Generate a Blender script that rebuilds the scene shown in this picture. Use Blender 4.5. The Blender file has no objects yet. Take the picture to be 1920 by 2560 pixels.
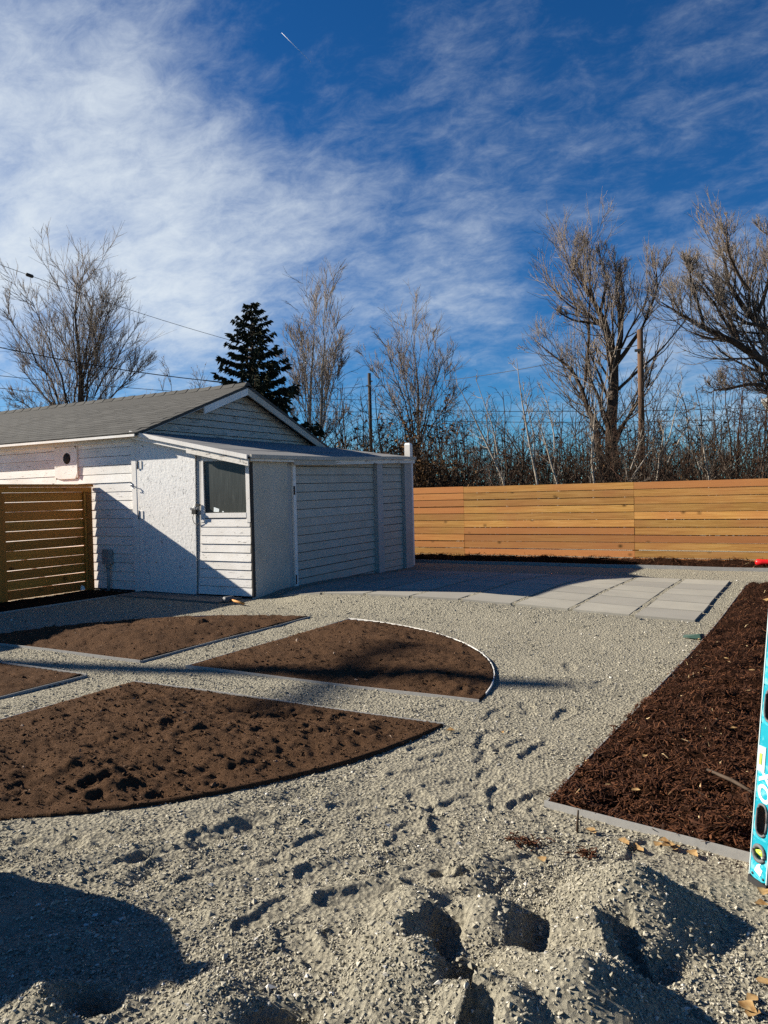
import bpy, math, random
import numpy as np
from mathutils import Matrix, Vector

# ------------------------------------------------------------------ camera, sky, sun, exposure
scene = bpy.context.scene
COL = scene.collection
FPX, CX, CY, HC = 1910.8, 960.0, 1280.0, 1.30
RW = np.array([[0.87233, -0.00947, -0.48882], [0.48835, -0.03104, 0.8721], [-0.02343, -0.99947, -0.02245]])
cam_data = bpy.data.cameras.new('camera')
cam_data.sensor_fit = 'VERTICAL'
cam_data.sensor_height = 36.0
cam_data.lens = 36.0 * FPX / 2560.0
cam_data.clip_start = 0.05
cam_data.clip_end = 9000.0
cam = bpy.data.objects.new('camera', cam_data)
COL.objects.link(cam)
m = Matrix.Identity(4)
for i in range(3):
    m[i][0] = RW[i, 0]; m[i][1] = -RW[i, 1]; m[i][2] = -RW[i, 2]
m[0][3], m[1][3], m[2][3] = 0, 0, HC
cam.matrix_world = m
scene.camera = cam

SUN = np.array([-1.92, -0.50, 1.0]); SUN /= np.linalg.norm(SUN)
world = bpy.data.worlds.new('World')
scene.world = world
world.use_nodes = True
wn, wl = world.node_tree.nodes, world.node_tree.links
wn.clear()
def W(t, **k):
    n = wn.new(t)
    for a, v in k.items(): setattr(n, a, v)
    return n
def wmath(op, a, b=None, c=None, clamp=False):
    n = W('ShaderNodeMath', operation=op); n.use_clamp = clamp
    for i, v in enumerate((a, b, c)):
        if v is None: continue
        if isinstance(v, (int, float)): n.inputs[i].default_value = v
        else: wl.new(v, n.inputs[i])
    return n.outputs[0]
sky = W('ShaderNodeTexSky', sky_type='NISHITA')
sky.sun_disc = False
sky.sun_elevation = math.asin(SUN[2])
sky.sun_rotation = math.atan2(SUN[0], SUN[1])
sky.altitude = 1600; sky.air_density = 1.0; sky.dust_density = 0.25; sky.ozone_density = 3.0
tc = W('ShaderNodeTexCoord')
sep = W('ShaderNodeSeparateXYZ'); wl.new(tc.outputs['Generated'], sep.inputs[0])
den = wmath('ADD', wmath('MAXIMUM', sep.outputs[2], 0.0), 0.34)
comb = W('ShaderNodeCombineXYZ')
wl.new(wmath('DIVIDE', sep.outputs[0], den), comb.inputs[0])
wl.new(wmath('DIVIDE', sep.outputs[1], den), comb.inputs[1])
def cloud_noise(rot, scl, loc, scale, detail, rough, dist):
    mp = W('ShaderNodeMapping')
    mp.inputs['Rotation'].default_value = (0, 0, math.radians(rot))
    mp.inputs['Scale'].default_value = scl
    mp.inputs['Location'].default_value = loc
    wl.new(comb.outputs[0], mp.inputs['Vector'])
    n = W('ShaderNodeTexNoise')
    n.inputs['Scale'].default_value = scale; n.inputs['Detail'].default_value = detail
    n.inputs['Roughness'].default_value = rough; n.inputs['Distortion'].default_value = dist
    wl.new(mp.outputs[0], n.inputs['Vector'])
    return n.outputs['Fac']
n_mid = cloud_noise(-28, (0.9, 1.35, 1), (3.1, 1.7, 0), 3.4, 11, 0.62, 0.35)
n_fine = cloud_noise(-45, (1.0, 1.5, 1), (8.2, 4.4, 0), 13.0, 9, 0.70, 0.35)
n_big = cloud_noise(20, (1, 1.3, 1), (0.7, 0.2, 0), 0.9, 3, 0.5, 0.3)
def cloud_bank(px, py, r0, r1, gain):
    """a bank of cirrus around one direction of the sky"""
    v = RW @ np.array([px - CX, py - CY, FPX]); v /= np.linalg.norm(v)
    d_ = W('ShaderNodeVectorMath', operation='DOT_PRODUCT'); wl.new(tc.outputs['Generated'], d_.inputs[0]); d_.inputs[1].default_value = tuple(v)
    q = W('ShaderNodeMapRange', interpolation_type='SMOOTHSTEP')
    q.inputs['From Min'].default_value = math.cos(math.radians(r1)); q.inputs['From Max'].default_value = math.cos(math.radians(r0))
    q.inputs['To Max'].default_value = gain
    wl.new(d_.outputs['Value'], q.inputs['Value']); return q.outputs[0]
s = None
for bank in [(-700, 350, 0, 24, .10), (-80, 380, 0, 22, .30), (700, 560, 0, 24, .08), (300, 700, 0, 7, -.10), (250, 480, 0, 12, .06), (380, 620, 0, 12, .08), (640, 650, 0, 11, .17), (420, 830, 0, 9, .18), (-40, 780, 0, 8, .16), (1130, 745, 0, 7, .19), (950, 540, 0, 11, .10), (1800, 870, 0, 9, .28), (1480, 930, 0, 7, .15), (1700, 380, 0, 11, .08), (-60, 100, 0, 14, .06), (1330, 470, 0, 8, .07), (1250, 40, 0, 16, -.05), (1800, 60, 0, 13, -.04), (820, 230, 0, 9, -.08), (150, 960, 0, 8, -.10), (1050, 860, 0, 6, -.05)]:
    b_ = cloud_bank(*bank); s = b_ if s is None else wmath('ADD', s, b_)
s = wmath('ADD', s, wmath('MULTIPLY', n_mid, 0.62))
s = wmath('ADD', s, wmath('MULTIPLY', n_fine, 0.62))
s = wmath('ADD', s, wmath('MULTIPLY', n_big, 0.20))
mr = W('ShaderNodeMapRange', interpolation_type='SMOOTHSTEP')
mr.inputs['From Min'].default_value = 0.67; mr.inputs['From Max'].default_value = 1.60
wl.new(s, mr.inputs['Value'])
hs = W('ShaderNodeHueSaturation'); hs.inputs['Saturation'].default_value = 1.24; hs.inputs['Value'].default_value = 0.70
wl.new(sky.outputs[0], hs.inputs['Color'])
tint = W('ShaderNodeMix', data_type='RGBA', blend_type='MULTIPLY'); tint.inputs['Factor'].default_value = 1.0
wl.new(hs.outputs[0], tint.inputs['A']); tint.inputs['B'].default_value = (0.46, 0.93, 1.20, 1)
mx = W('ShaderNodeMix', data_type='RGBA')
wl.new(wmath('MULTIPLY', mr.outputs[0], 0.95), mx.inputs['Factor'])
wl.new(tint.outputs['Result'], mx.inputs['A'])
mx.inputs['B'].default_value = (6.4, 7.0, 7.5, 1)
bg = W('ShaderNodeBackground'); bg.inputs['Strength'].default_value = 0.05
wl.new(mx.outputs['Result'], bg.inputs['Color'])
wo = W('ShaderNodeOutputWorld'); wl.new(bg.outputs[0], wo.inputs['Surface'])

sd = bpy.data.lights.new('sun', 'SUN'); sd.energy = 5.0; sd.angle = math.radians(0.5); sd.color = (1.0, 0.91, 0.77)
so = bpy.data.objects.new('sun', sd); COL.objects.link(so)
so.rotation_euler = Vector(tuple(SUN)).to_track_quat('Z', 'Y').to_euler(); so.location = (-30, -8, 20)
vs = scene.view_settings
vs.view_transform = 'Standard'; vs.look = 'None'; vs.exposure = 1.27; vs.gamma = 1.0; vs.use_curve_mapping = False
try:
    scene.cycles.use_denoising = False
except Exception: pass

# ------------------------------------------------------------------ pixel rays (photo pixel -> direction)
def ray(px, py): return RW @ np.array([px - CX, py - CY, FPX])
def on_z(px, py, z=0.0):
    r = ray(px, py); t = (z - HC) / r[2]; return (r[0] * t, r[1] * t)
def at_depth(px, py, d):
    return np.array([0, 0, HC]) + RW @ np.array([(px - CX) / FPX * d, (py - CY) / FPX * d, d])

rng = np.random.default_rng(7)
random.seed(7)

# ------------------------------------------------------------------ materials
MATS = {}
class NT:
    def __init__(s, name, rough=0.8, spec=0.25):
        s.m = bpy.data.materials.new(name); s.m.use_nodes = True
        s.t = s.m.node_tree; s.n = s.t.nodes; s.l = s.t.links
        s.b = s.n['Principled BSDF']
        s.b.inputs['Roughness'].default_value = rough
        s.b.inputs['Specular IOR Level'].default_value = spec
        MATS[name] = s.m
        s.co = s.n.new('ShaderNodeTexCoord').outputs['Object']
    def put(s, sock, v):
        if hasattr(v, 'is_linked') or hasattr(v, 'links'): s.l.new(v, sock)
        else: sock.default_value = v
    def mapped(s, scale=(1, 1, 1), rot=(0, 0, 0), rnd=False):
        mp = s.n.new('ShaderNodeMapping'); mp.inputs['Scale'].default_value = scale; mp.inputs['Rotation'].default_value = rot
        s.l.new(s.co, mp.inputs['Vector'])
        if rnd:
            oi = s.n.new('ShaderNodeObjectInfo'); mu = s.math('MULTIPLY', oi.outputs['Random'], 37.0)
            cb = s.n.new('ShaderNodeCombineXYZ')
            for i in range(3): s.l.new(mu, cb.inputs[i])
            s.l.new(cb.outputs[0], mp.inputs['Location'])
        return mp.outputs[0]
    def noise(s, scale, detail=4, rough=0.55, dist=0.0, vec=None):
        n = s.n.new('ShaderNodeTexNoise')
        n.inputs['Scale'].default_value = scale; n.inputs['Detail'].default_value = detail
        n.inputs['Roughness'].default_value = rough; n.inputs['Distortion'].default_value = dist
        s.l.new(vec if vec is not None else s.co, n.inputs['Vector'])
        return n.outputs['Fac']
    def voro(s, scale, feature='F1', out='Distance', vec=None):
        n = s.n.new('ShaderNodeTexVoronoi'); n.feature = feature; n.inputs['Scale'].default_value = scale
        s.l.new(vec if vec is not None else s.co, n.inputs['Vector'])
        return n.outputs[out]
    def math(s, op, a, b=None, clamp=False):
        n = s.n.new('ShaderNodeMath'); n.operation = op; n.use_clamp = clamp
        for i, v in enumerate((a, b)):
            if v is not None: s.put(n.inputs[i], v)
        return n.outputs[0]
    def ramp(s, fac, stops):
        n = s.n.new('ShaderNodeValToRGB'); e = n.color_ramp.elements
        while len(e) < len(stops): e.new(0.5)
        for k, (p, c) in enumerate(stops):
            e[k].position = p; e[k].color = (*c, 1) if len(c) == 3 else c
        s.l.new(fac, n.inputs[0]); return n.outputs[0]
    def mix(s, fac, a, b, mode='MIX'):
        n = s.n.new('ShaderNodeMix'); n.data_type = 'RGBA'; n.blend_type = mode
        s.put(n.inputs['Factor'], fac)
        for k, v in (('A', a), ('B', b)):
            if isinstance(v, tuple): v = (*v, 1) if len(v) == 3 else v
            s.put(n.inputs[k], v)
        return n.outputs['Result']
    def rand(s):
        return s.n.new('ShaderNodeObjectInfo').outputs['Random']
    def attr(s, name):
        n = s.n.new('ShaderNodeAttribute'); n.attribute_name = name; return n.outputs['Fac']
    def color(s, c): s.put(s.b.inputs['Base Color'], (*c, 1) if isinstance(c, tuple) and len(c) == 3 else c); return s
    def bump(s, h, strength=0.5, dist=0.01):
        n = s.n.new('ShaderNodeBump'); n.inputs['Strength'].default_value = strength; n.inputs['Distance'].default_value = dist
        s.l.new(h, n.inputs['Height']); s.l.new(n.outputs[0], s.b.inputs['Normal']); return s

def grey(v, w=(1, 1, 1)): return (v * w[0], v * w[1], v * w[2])
WARM = (1.22, 1.13, .875)
def make_materials():
    g = NT('gravel', 0.95, 0.1)
    cell = g.voro(105, out='Color'); sepc = g.n.new('ShaderNodeSeparateColor'); g.l.new(cell, sepc.inputs[0])
    c = g.ramp(sepc.outputs[0], [(0.0, grey(.115, WARM)), (0.35, grey(.20, WARM)), (0.75, grey(.27, WARM)), (1.0, grey(.36, WARM))])
    big = g.noise(1.7, 5, .6)
    c = g.mix(g.ramp(big, [(.35, (0, 0, 0)), (.7, (1, 1, 1))]), c, grey(.235, WARM))
    fine = g.noise(420, 3, .7)
    c = g.mix(.55, c, g.ramp(fine, [(.3, grey(.09, WARM)), (.5, grey(.22, WARM)), (.72, grey(.40, WARM))]))
    gr2 = g.noise(48, 4, .8); c = g.mix(.5, c, g.ramp(gr2, [(.32, grey(.06, WARM)), (.47, grey(.20, WARM)), (.58, grey(.27, WARM)), (.72, grey(.46, WARM))]))
    g.color(c)
    h = g.math('ADD', g.math('MULTIPLY', g.voro(60), 1.3), g.math('MULTIPLY', fine, .5)); g.bump(h, 1.0, .012)

    g = NT('gravel_chip', 0.9, 0.2)
    g.color(g.ramp(g.attr('tone'), [(0, grey(.085, WARM)), (.3, grey(.185, WARM)), (.7, grey(.27, WARM)), (.92, grey(.41, (1, .94, .79))), (1, grey(.56, (1, .96, .86)))]))

    g = NT('soil', 0.97, 0.05)
    n1 = g.noise(6, 6, .65); n2 = g.noise(95, 6, .75)
    c = g.mix(.5, g.ramp(n1, [(.3, (.058, .0300, .0155)), (.7, (.112, .060, .032))]), g.ramp(n2, [(.3, (.018, .0105, .006)), (.5, (.075, .044, .026)), (.66, (.145, .09, .057)), (.82, (.30, .21, .145))]))
    g.color(c); g.bump(n2, 1.0, .022)

    g = NT('soil_crumb', .97, .05)
    g.color(g.ramp(g.attr('tone'), [(0, (.018, .0105, .006)), (.4, (.065, .038, .022)), (.75, (.13, .08, .05)), (1, (.36, .27, .2))]))

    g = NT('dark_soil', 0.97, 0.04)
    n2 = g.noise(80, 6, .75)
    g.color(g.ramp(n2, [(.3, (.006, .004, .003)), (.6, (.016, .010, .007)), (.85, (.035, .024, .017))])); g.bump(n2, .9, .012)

    g = NT('mulch_base', 0.95, 0.05)
    n2 = g.noise(60, 6, .7, 1.0)
    g.color(g.ramp(n2, [(.3, (.008, .0035, .0018)), (.6, (.026, .011, .0055)), (.85, (.055, .025, .012))])); g.bump(n2, 1.0, .02)
    g = NT('mulch_fibre', 0.8, 0.15)
    g.color(g.ramp(g.attr('tone'), [(0, (.014, .0052, .0024)), (.5, (.060, .022, .0092)), (.85, (.125, .049, .020)), (.955, (.14, .065, .030)), (.985, (.34, .22, .11)), (1, (.5, .37, .2))]))

    g = NT('concrete_paver', 0.85, 0.2)
    n1 = g.noise(3, 5, .6, vec=g.mapped(rnd=True)); n2 = g.noise(260, 3, .6)
    c = g.ramp(n1, [(.3, (.29, .272, .222)), (.7, (.37, .348, .285))])
    c = g.mix(.25, c, g.ramp(n2, [(.35, (.13, .125, .115)), (.65, (.36, .35, .32))]))
    c = g.mix(g.math('MULTIPLY', g.rand(), .6), c, (.19, .182, .165)); g.color(c); g.bump(n2, .25, .002)

    g = NT('concrete', 0.9, 0.15)
    n1 = g.noise(4, 6, .65); g.color(g.ramp(n1, [(.3, (.13, .115, .095)), (.7, (.21, .19, .16))])); g.bump(g.noise(120, 4), .4, .004)

    def paint(name, base, wood, thr, streak=(1, 1, 1), bumps=.35):
        g = NT(name, 0.6, 0.3)
        v = g.mapped(streak, rnd=True)
        stain = g.noise(2.2, 5, .65, vec=g.mapped((1, 1, 1), rnd=True))
        c = g.mix(g.ramp(stain, [(.38, (0, 0, 0)), (.78, (.75, .75, .75))]), base, tuple(b * k for b, k in zip(base, (.72, .69, .63))))
        pn = g.noise(14, 9, .72, .4, vec=v)
        pm = g.ramp(pn, [(thr, (0, 0, 0)), (thr + .03, (1, 1, 1))])
        c = g.mix(pm, c, g.ramp(g.noise(40, 4, .6, vec=v), [(.3, tuple(w * .45 for w in wood)), (.7, wood)]))
        c = g.mix(g.math('MULTIPLY', g.rand(), .16), c, tuple(b * .8 for b in base))
        g.color(c)
        h = g.math('SUBTRACT', g.math('MULTIPLY', g.noise(30, 6, .65, vec=v), .8), pm)
        g.bump(h, bumps, .004)
        return g
    paint('white_siding', (.80, .78, .75), (.20, .165, .13), .615, (.45, 1, 3.2), .45)
    paint('grimy_shaded_siding', (.46, .43, .37), (.17, .145, .12), .655, (.35, .35, 3.2))  # grey-tan weathered white, darkened further so the side's shade sits in the colour
    paint('white_trim', (.78, .76, .73), (.20, .17, .14), .655, (1, 1, .5))
    paint('shaded_grey_trim', (.40, .395, .38), (.16, .14, .12), .67, (1, 1, .5))  # grey lowered so part of the lean-to's shade is in the paint
    paint('peeling_trim', (.74, .71, .65), (.13, .105, .085), .59, (.6, .6, 2), .6)
    paint('plywood_panel', (.48, .45, .385), (.24, .20, .15), .70, (1.6, 1.6, .4), .2)  # panel tone lowered to put some of the shade into it
    paint('gable_siding', (.50, .47, .415), (.22, .20, .17), .57, (.3, .3, 3.2))  # base lowered and warmed; part of the gable's shade is painted in

    g = NT('osb_white', 0.55, 0.35)     # oriented strand board: overlapping flakes under white paint
    fl = g.voro(26, vec=g.mapped((1.0, 1.0, .55), (0, .5, 0))); fl2 = g.voro(34, vec=g.mapped((.55, 1, 1.2), (0, -.6, 0)))
    nn = g.noise(18, 7, .68, 2.2)
    pk = g.noise(11, 8, .72, 2.2, vec=g.mapped((1.6, 1, .8), (0, .6, 0)))
    pm = g.ramp(pk, [(.60, (0, 0, 0)), (.63, (1, 1, 1))])
    c = g.mix(g.ramp(nn, [(.35, (0, 0, 0)), (.75, (.6, .6, .6))]), (.80, .79, .765), (.54, .53, .50))
    c = g.mix(pm, c, (.12, .105, .09)); g.color(c)
    h = g.math('ADD', g.math('ADD', g.math('MULTIPLY', fl, .7), g.math('MULTIPLY', fl2, .6)), g.math('MULTIPLY', nn, 1.4))
    g.bump(g.math('SUBTRACT', h, pm), .35, .004)

    def wood(name, dark, mid, lite, red, axis_scale):
        g = NT(name, 0.65, 0.2)
        v = g.mapped(axis_scale, rnd=True)
        gr = g.noise(5.5, 6, .6, .7, vec=v)
        c = g.ramp(gr, [(.28, dark), (.5, mid), (.74, lite)])
        v2 = g.mapped((1, 1, 1), rnd=True)
        c = g.mix(g.ramp(g.noise(1.1, 3, .5, vec=v2), [(.35, (0, 0, 0)), (.65, (.55, .55, .55))]), c, red)
        c = g.mix(g.ramp(g.rand(), [(0, (0, 0, 0)), (.45, (.1, .1, .1)), (.6, (.6, .6, .6)), (1, (.85, .85, .85))]), c, red)
        c = g.mix(1.0, c, g.ramp(g.math('FRACT', g.math('MULTIPLY', g.rand(), 7.3)), [(0, (.80, .80, .80)), (1, (1.32, 1.30, 1.22))]), 'MULTIPLY')
        kn = g.voro(2.6, vec=g.mapped((1.0, 1.0, 1.3), rnd=True))
        c = g.mix(g.ramp(kn, [(.04, (1, 1, 1)), (.075, (.6, .6, .6)), (.15, (0, 0, 0))]), c, tuple(d * .35 for d in dark))
        g.color(c); g.bump(gr, .2, .003)
    wood('fence_wood', (.30, .145, .032), (.50, .270, .072), (.64, .39, .135), (.45, .175, .064), (.35, 1, 9))
    wood('cedar_wood', (.26, .098, .016), (.42, .178, .028), (.54, .26, .050), (.42, .14, .024), (1, .35, 9))
    wood('cedar_post', (.24, .088, .014), (.37, .155, .026), (.47, .225, .045), (.37, .125, .022), (9, 9, .35))

    g = NT('shingle', 0.95, 0.1)
    n1 = g.noise(160, 3, .7)
    c = g.ramp(n1, [(.3, (.055, .055, .052)), (.6, (.115, .113, .106)), (.8, (.19, .186, .175))])
    c = g.mix(g.math('MULTIPLY', g.rand(), .8), c, (.065, .064, .060)); g.color(c); g.bump(n1, .4, .004)
    g = NT('rolled_roofing', 0.9, 0.15)
    n1 = g.noise(1.4, 5, .6); g.color(g.mix(.35, g.ramp(n1, [(.3, (.17, .172, .17)), (.7, (.25, .25, .245))]), g.ramp(g.noise(240, 2), [(.3, (.10, .10, .10)), (.7, (.33, .33, .32))])))

    g = NT('dirty_glass', 0.35, 0.4)
    st = g.noise(14, 6, .7, vec=g.mapped((3, 3, .25)))
    g.color(g.ramp(st, [(.3, (.022, .026, .023)), (.6, (.045, .051, .046)), (.85, (.10, .108, .098))]))
    def flat(name, c, rough=.6, metal=0.0, spec=.3):
        g = NT(name, rough, spec); g.b.inputs['Metallic'].default_value = metal
        n = g.noise(25, 5, .65); g.color(g.mix(g.ramp(n, [(.35, (0, 0, 0)), (.75, (.5, .5, .5))]), c, tuple(v * .62 for v in c))); g.bump(n, .1, .003)
    flat('galvanised', (.30, .295, .28), .55, .1)
    flat('white_plastic', (.72, .71, .67), .5)
    flat('steel', (.30, .31, .32), .4, .8); flat('dark_metal', (.03, .03, .03), .5, .4)
    flat('black_rubber', (.02, .02, .021), .6); flat('grey_rubber', (.10, .105, .11), .6)
    flat('grey_box', (.26, .27, .27), .5)
    g = NT('cyan_paint', .35, .5)
    n = g.noise(16, 7, .7, .5)
    c = g.ramp(g.noise(5, 4, .6), [(.3, (.0, .19, .26)), (.7, (.008, .29, .37))])
    g.color(g.mix(g.ramp(n, [(.54, (0, 0, 0)), (.66, (.75, .75, .75))]), c, (.22, .46, .50)))
    flat('worn_edge', (.42, .54, .56), .4, .2); flat('white_print', (.78, .84, .84), .5)
    flat('vial_green', (.42, .58, .08), .2); flat('vial_clear', (.62, .66, .55), .2)
    flat('red_plastic', (.55, .012, .014), .35); flat('green_plastic', (.02, .06, .045), .5)
    flat('pole_brown', (.10, .055, .030), .9); flat('pole_dark', (.035, .028, .024), .9)
    flat('cable', (.015, .015, .016), .6)
    flat('burlap', (.32, .27, .20), .9)
    flat('house_wall', (.42, .40, .36), .8)
    flat('backing', (.05, .045, .04), .95)
    flat('interior', (.03, .03, .03), .95)
    def bark(name, a, b):
        g = NT(name, .9, .1); n = g.noise(9, 6, .7, vec=g.mapped((1, 1, .3)))
        g.color(g.ramp(n, [(.3, a), (.7, b)]))
    bark('bark_brown', (.030, .021, .015), (.085, .062, .046))
    bark('bark_grey', (.050, .041, .034), (.135, .112, .094))
    bark('bark_pale', (.17, .145, .115), (.36, .32, .27))
    bark('twig_dark', (.014, .009, .006), (.040, .027, .019))
    bark('twig_grey', (.12, .098, .08), (.30, .25, .205))
    bark('twig_red', (.035, .018, .012), (.075, .042, .028))
    g = NT('dry_leaf', .8, .15)
    g.color(g.ramp(g.noise(40, 4, .6, vec=g.mapped(rnd=True)), [(.3, (.16, .085, .03)), (.7, (.46, .31, .14))]))
    g = NT('brown_foliage', .8, .1)
    g.color(g.ramp(g.attr('tone'), [(0, (.030, .016, .008)), (.5, (.08, .043, .018)), (1, (.16, .092, .04))]))
    g = NT('spruce_needle', .8, .1)
    g.color(g.ramp(g.attr('tone'), [(0, (.010, .014, .009)), (.6, (.028, .036, .022)), (1, (.065, .070, .042))]))
    flat('cone_brown', (.10, .05, .02), .9)
    g = NT('yard', .95, .05)
    g.color(g.ramp(g.noise(.8, 8, .7), [(.3, (.05, .04, .028)), (.7, (.13, .11, .075))]))
    flat('contrail', (.9, .9, .9), .9)
make_materials()

# ------------------------------------------------------------------ mesh helpers
def new_mesh(name, verts, faces, mat, smooth=False):
    me = bpy.data.meshes.new(name)
    me.from_pydata([tuple(map(float, v)) for v in verts], [], [tuple(int(i) for i in f) for f in faces])
    me.materials.append(MATS[mat]); me.update()
    if smooth: me.polygons.foreach_set('use_smooth', [True] * len(me.polygons))
    return me
def fast_mesh(name, V, Fa, mat, smooth=False, tone=None):
    """V (n,3), Fa (m,k) arrays -> mesh quickly"""
    me = bpy.data.meshes.new(name)
    V = np.ascontiguousarray(V, np.float32); Fa = np.ascontiguousarray(Fa, np.int32); k = Fa.shape[1]
    me.vertices.add(len(V)); me.vertices.foreach_set('co', V.ravel())
    me.loops.add(Fa.size); me.loops.foreach_set('vertex_index', Fa.ravel())
    me.polygons.add(len(Fa)); me.polygons.foreach_set('loop_start', np.arange(0, Fa.size, k, dtype=np.int32))
    me.polygons.foreach_set('use_smooth', np.full(len(Fa), smooth))
    me.update(calc_edges=True)
    if tone is not None:
        a = me.attributes.new('tone', 'FLOAT', 'POINT'); a.data.foreach_set('value', np.ascontiguousarray(tone, np.float32))
    me.materials.append(MATS[mat])
    return me
def link(name, me, parent=None, loc=None):
    o = bpy.data.objects.new(name, me); COL.objects.link(o)
    if parent is not None: o.parent = parent
    if loc is not None: o.location = tuple(map(float, loc))
    return o
def tag(o, label=None, cat=None, group=None, kind=None):
    if label: o['label'] = label
    if cat: o['category'] = cat
    if group: o['group'] = group
    if kind: o['kind'] = kind
    return o
def thing(name, label, cat, loc=(0, 0, 0), group=None):
    o = link(name, None, None, loc); o.empty_display_size = .2
    return tag(o, label, cat, group)
def wloc(p):
    v = np.zeros(3)
    while p is not None: v += np.array(p.location); p = p.parent
    return v
HEX = [(0, 3, 2, 1), (4, 5, 6, 7), (0, 1, 5, 4), (1, 2, 6, 5), (2, 3, 7, 6), (3, 0, 4, 7)]
def centre_link(name, V, Fc, mat, parent, smooth=False):
    """vertices in world coordinates; the object's origin goes to their centre"""
    V = np.asarray(V, float); c = (V.min(0) + V.max(0)) / 2
    me = new_mesh(name, V - c, Fc, mat, smooth)
    return link(name, me, parent, c - wloc(parent))
def box(name, x0, x1, y0, y1, z0, z1, mat, parent=None):
    V = [(x0, y0, z0), (x1, y0, z0), (x1, y1, z0), (x0, y1, z0), (x0, y0, z1), (x1, y0, z1), (x1, y1, z1), (x0, y1, z1)]
    return centre_link(name, V, HEX, mat, parent)
def hexa(name, V, mat, parent=None): return centre_link(name, V, HEX, mat, parent)
def prism(name, A, B, mat, parent=None):
    """A, B: matching rings of points (front, back)"""
    n = len(A); Fc = [tuple(range(n))[::-1], tuple(range(n, 2 * n))] + [(i, (i + 1) % n, n + (i + 1) % n, n + i) for i in range(n)]
    return centre_link(name, list(A) + list(B), Fc, mat, parent)
def tube_arrays(P, Rr, sides):
    """P (B,n,3), Rr (B,n) -> verts, quads (vectorised)"""
    Bn, n, _ = P.shape
    T = np.gradient(P, axis=1); T /= np.linalg.norm(T, axis=2, keepdims=True) + 1e-9
    ref = np.where(np.abs(T[..., 2:3]) > .9, np.array([1., 0, 0]), np.array([0, 0, 1.]))
    U = np.cross(T, ref); U /= np.linalg.norm(U, axis=2, keepdims=True) + 1e-9
    Vv = np.cross(T, U)
    a = np.arange(sides) * 2 * np.pi / sides
    ring = P[:, :, None, :] + Rr[:, :, None, None] * (np.cos(a)[None, None, :, None] * U[:, :, None, :] + np.sin(a)[None, None, :, None] * Vv[:, :, None, :])
    idx = np.arange(Bn * n * sides).reshape(Bn, n, sides)
    nx = np.roll(idx, -1, axis=2)
    Fq = np.stack([idx[:, :-1], nx[:, :-1], nx[:, 1:], idx[:, 1:]], axis=-1).reshape(-1, 4)
    return ring.reshape(-1, 3), Fq
def tube(name, pts, rad, mat, parent=None, sides=8, closed_ends=True):
    P = np.asarray(pts, float)[None]; Rr = np.broadcast_to(np.asarray(rad, float), P.shape[:2]).copy()
    V, Fq = tube_arrays(P, Rr, sides); Fc = [tuple(f) for f in Fq]
    if closed_ends:
        Fc += [tuple(range(sides))[::-1], tuple(range(len(V) - sides, len(V)))]
    return centre_link(name, V, Fc, mat, parent, True)

# numpy value noise
def _hash(ix, iy, seed):
    h = (ix.astype(np.int64) * 374761393 + iy.astype(np.int64) * 668265263 + seed * 1442695041) & 0xFFFFFFFF
    h = ((h ^ (h >> 13)) * 1274126177) & 0xFFFFFFFF
    return ((h ^ (h >> 16)) & 0xFFFF) / 65535.0
def vnoise(x, y, seed=0):
    ix, iy = np.floor(x), np.floor(y); fx, fy = x - ix, y - iy
    ux, uy = fx * fx * fx * (fx * (fx * 6 - 15) + 10), fy * fy * fy * (fy * (fy * 6 - 15) + 10)
    a, b = _hash(ix, iy, seed), _hash(ix + 1, iy, seed); c, d = _hash(ix, iy + 1, seed), _hash(ix + 1, iy + 1, seed)
    return (a + (b - a) * ux) * (1 - uy) + (c + (d - c) * ux) * uy
def fbm(x, y, octv=4, seed=0, gain=.5):
    s, a, t = 0, 1.0, 0
    for o in range(octv):
        ca, sa = math.cos(o * 1.1), math.sin(o * 1.1)
        s = s + a * vnoise((x * ca - y * sa) * 2 ** o + o * 17.3, (x * sa + y * ca) * 2 ** o - o * 9.1, seed + o); t += a; a *= gain
    return s / t - .5
def ss(a, b, x):
    t = np.clip((x - a) / (b - a), 0, 1); return t * t * (3 - 2 * t)

# ------------------------------------------------------------------ terrain description
CCX, CCY, CR = -4.46, 4.09, 2.67            # round garden
PX0, PX1, PY0, PY1 = -4.72, -4.23, 3.84, 4.36   # crossing paths
def quadrant(sx, sy):
    x0 = PX1 if sx > 0 else PX0; y0 = PY1 if sy > 0 else PY0
    pts = [(x0, y0)]
    ax = math.asin((y0 - CCY) / CR); ay = math.asin((x0 - CCX) / CR)
    a_start = ax if sx > 0 else math.pi - ax
    a_end = math.pi / 2 - ay if sy > 0 else -(math.pi / 2 - ay)
    if a_end < 0 and sx < 0: a_end += 2 * math.pi
    for t in np.linspace(0, 1, 22):
        a = a_start + (a_end - a_start) * t
        pts.append((CCX + CR * math.cos(a), CCY + CR * math.sin(a)))
    return np.array(pts)
BEDS = {'A': quadrant(1, 1), 'B': quadrant(1, -1), 'C': quadrant(-1, 1), 'D': quadrant(-1, -1)}
MULCH = np.array([(-.97, 3.02), (-.93, 4.1), (-.86, 5.6), (-.80, 7.5), (-.76, 11.1), (3.5, 11.15), (3.5, 2.55), (-.20, 2.885)])
FSTRIP = np.array([(-7.9, 12.98), (3.5, 12.86), (3.5, 13.66), (-7.9, 13.66)])
GSTRIP = np.array([(-8.42, 2.2), (-8.4, 5.6), (-8.3, 7.52), (-8.36, 7.68), (-9.24, 7.68), (-9.24, 2.2)])
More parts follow.
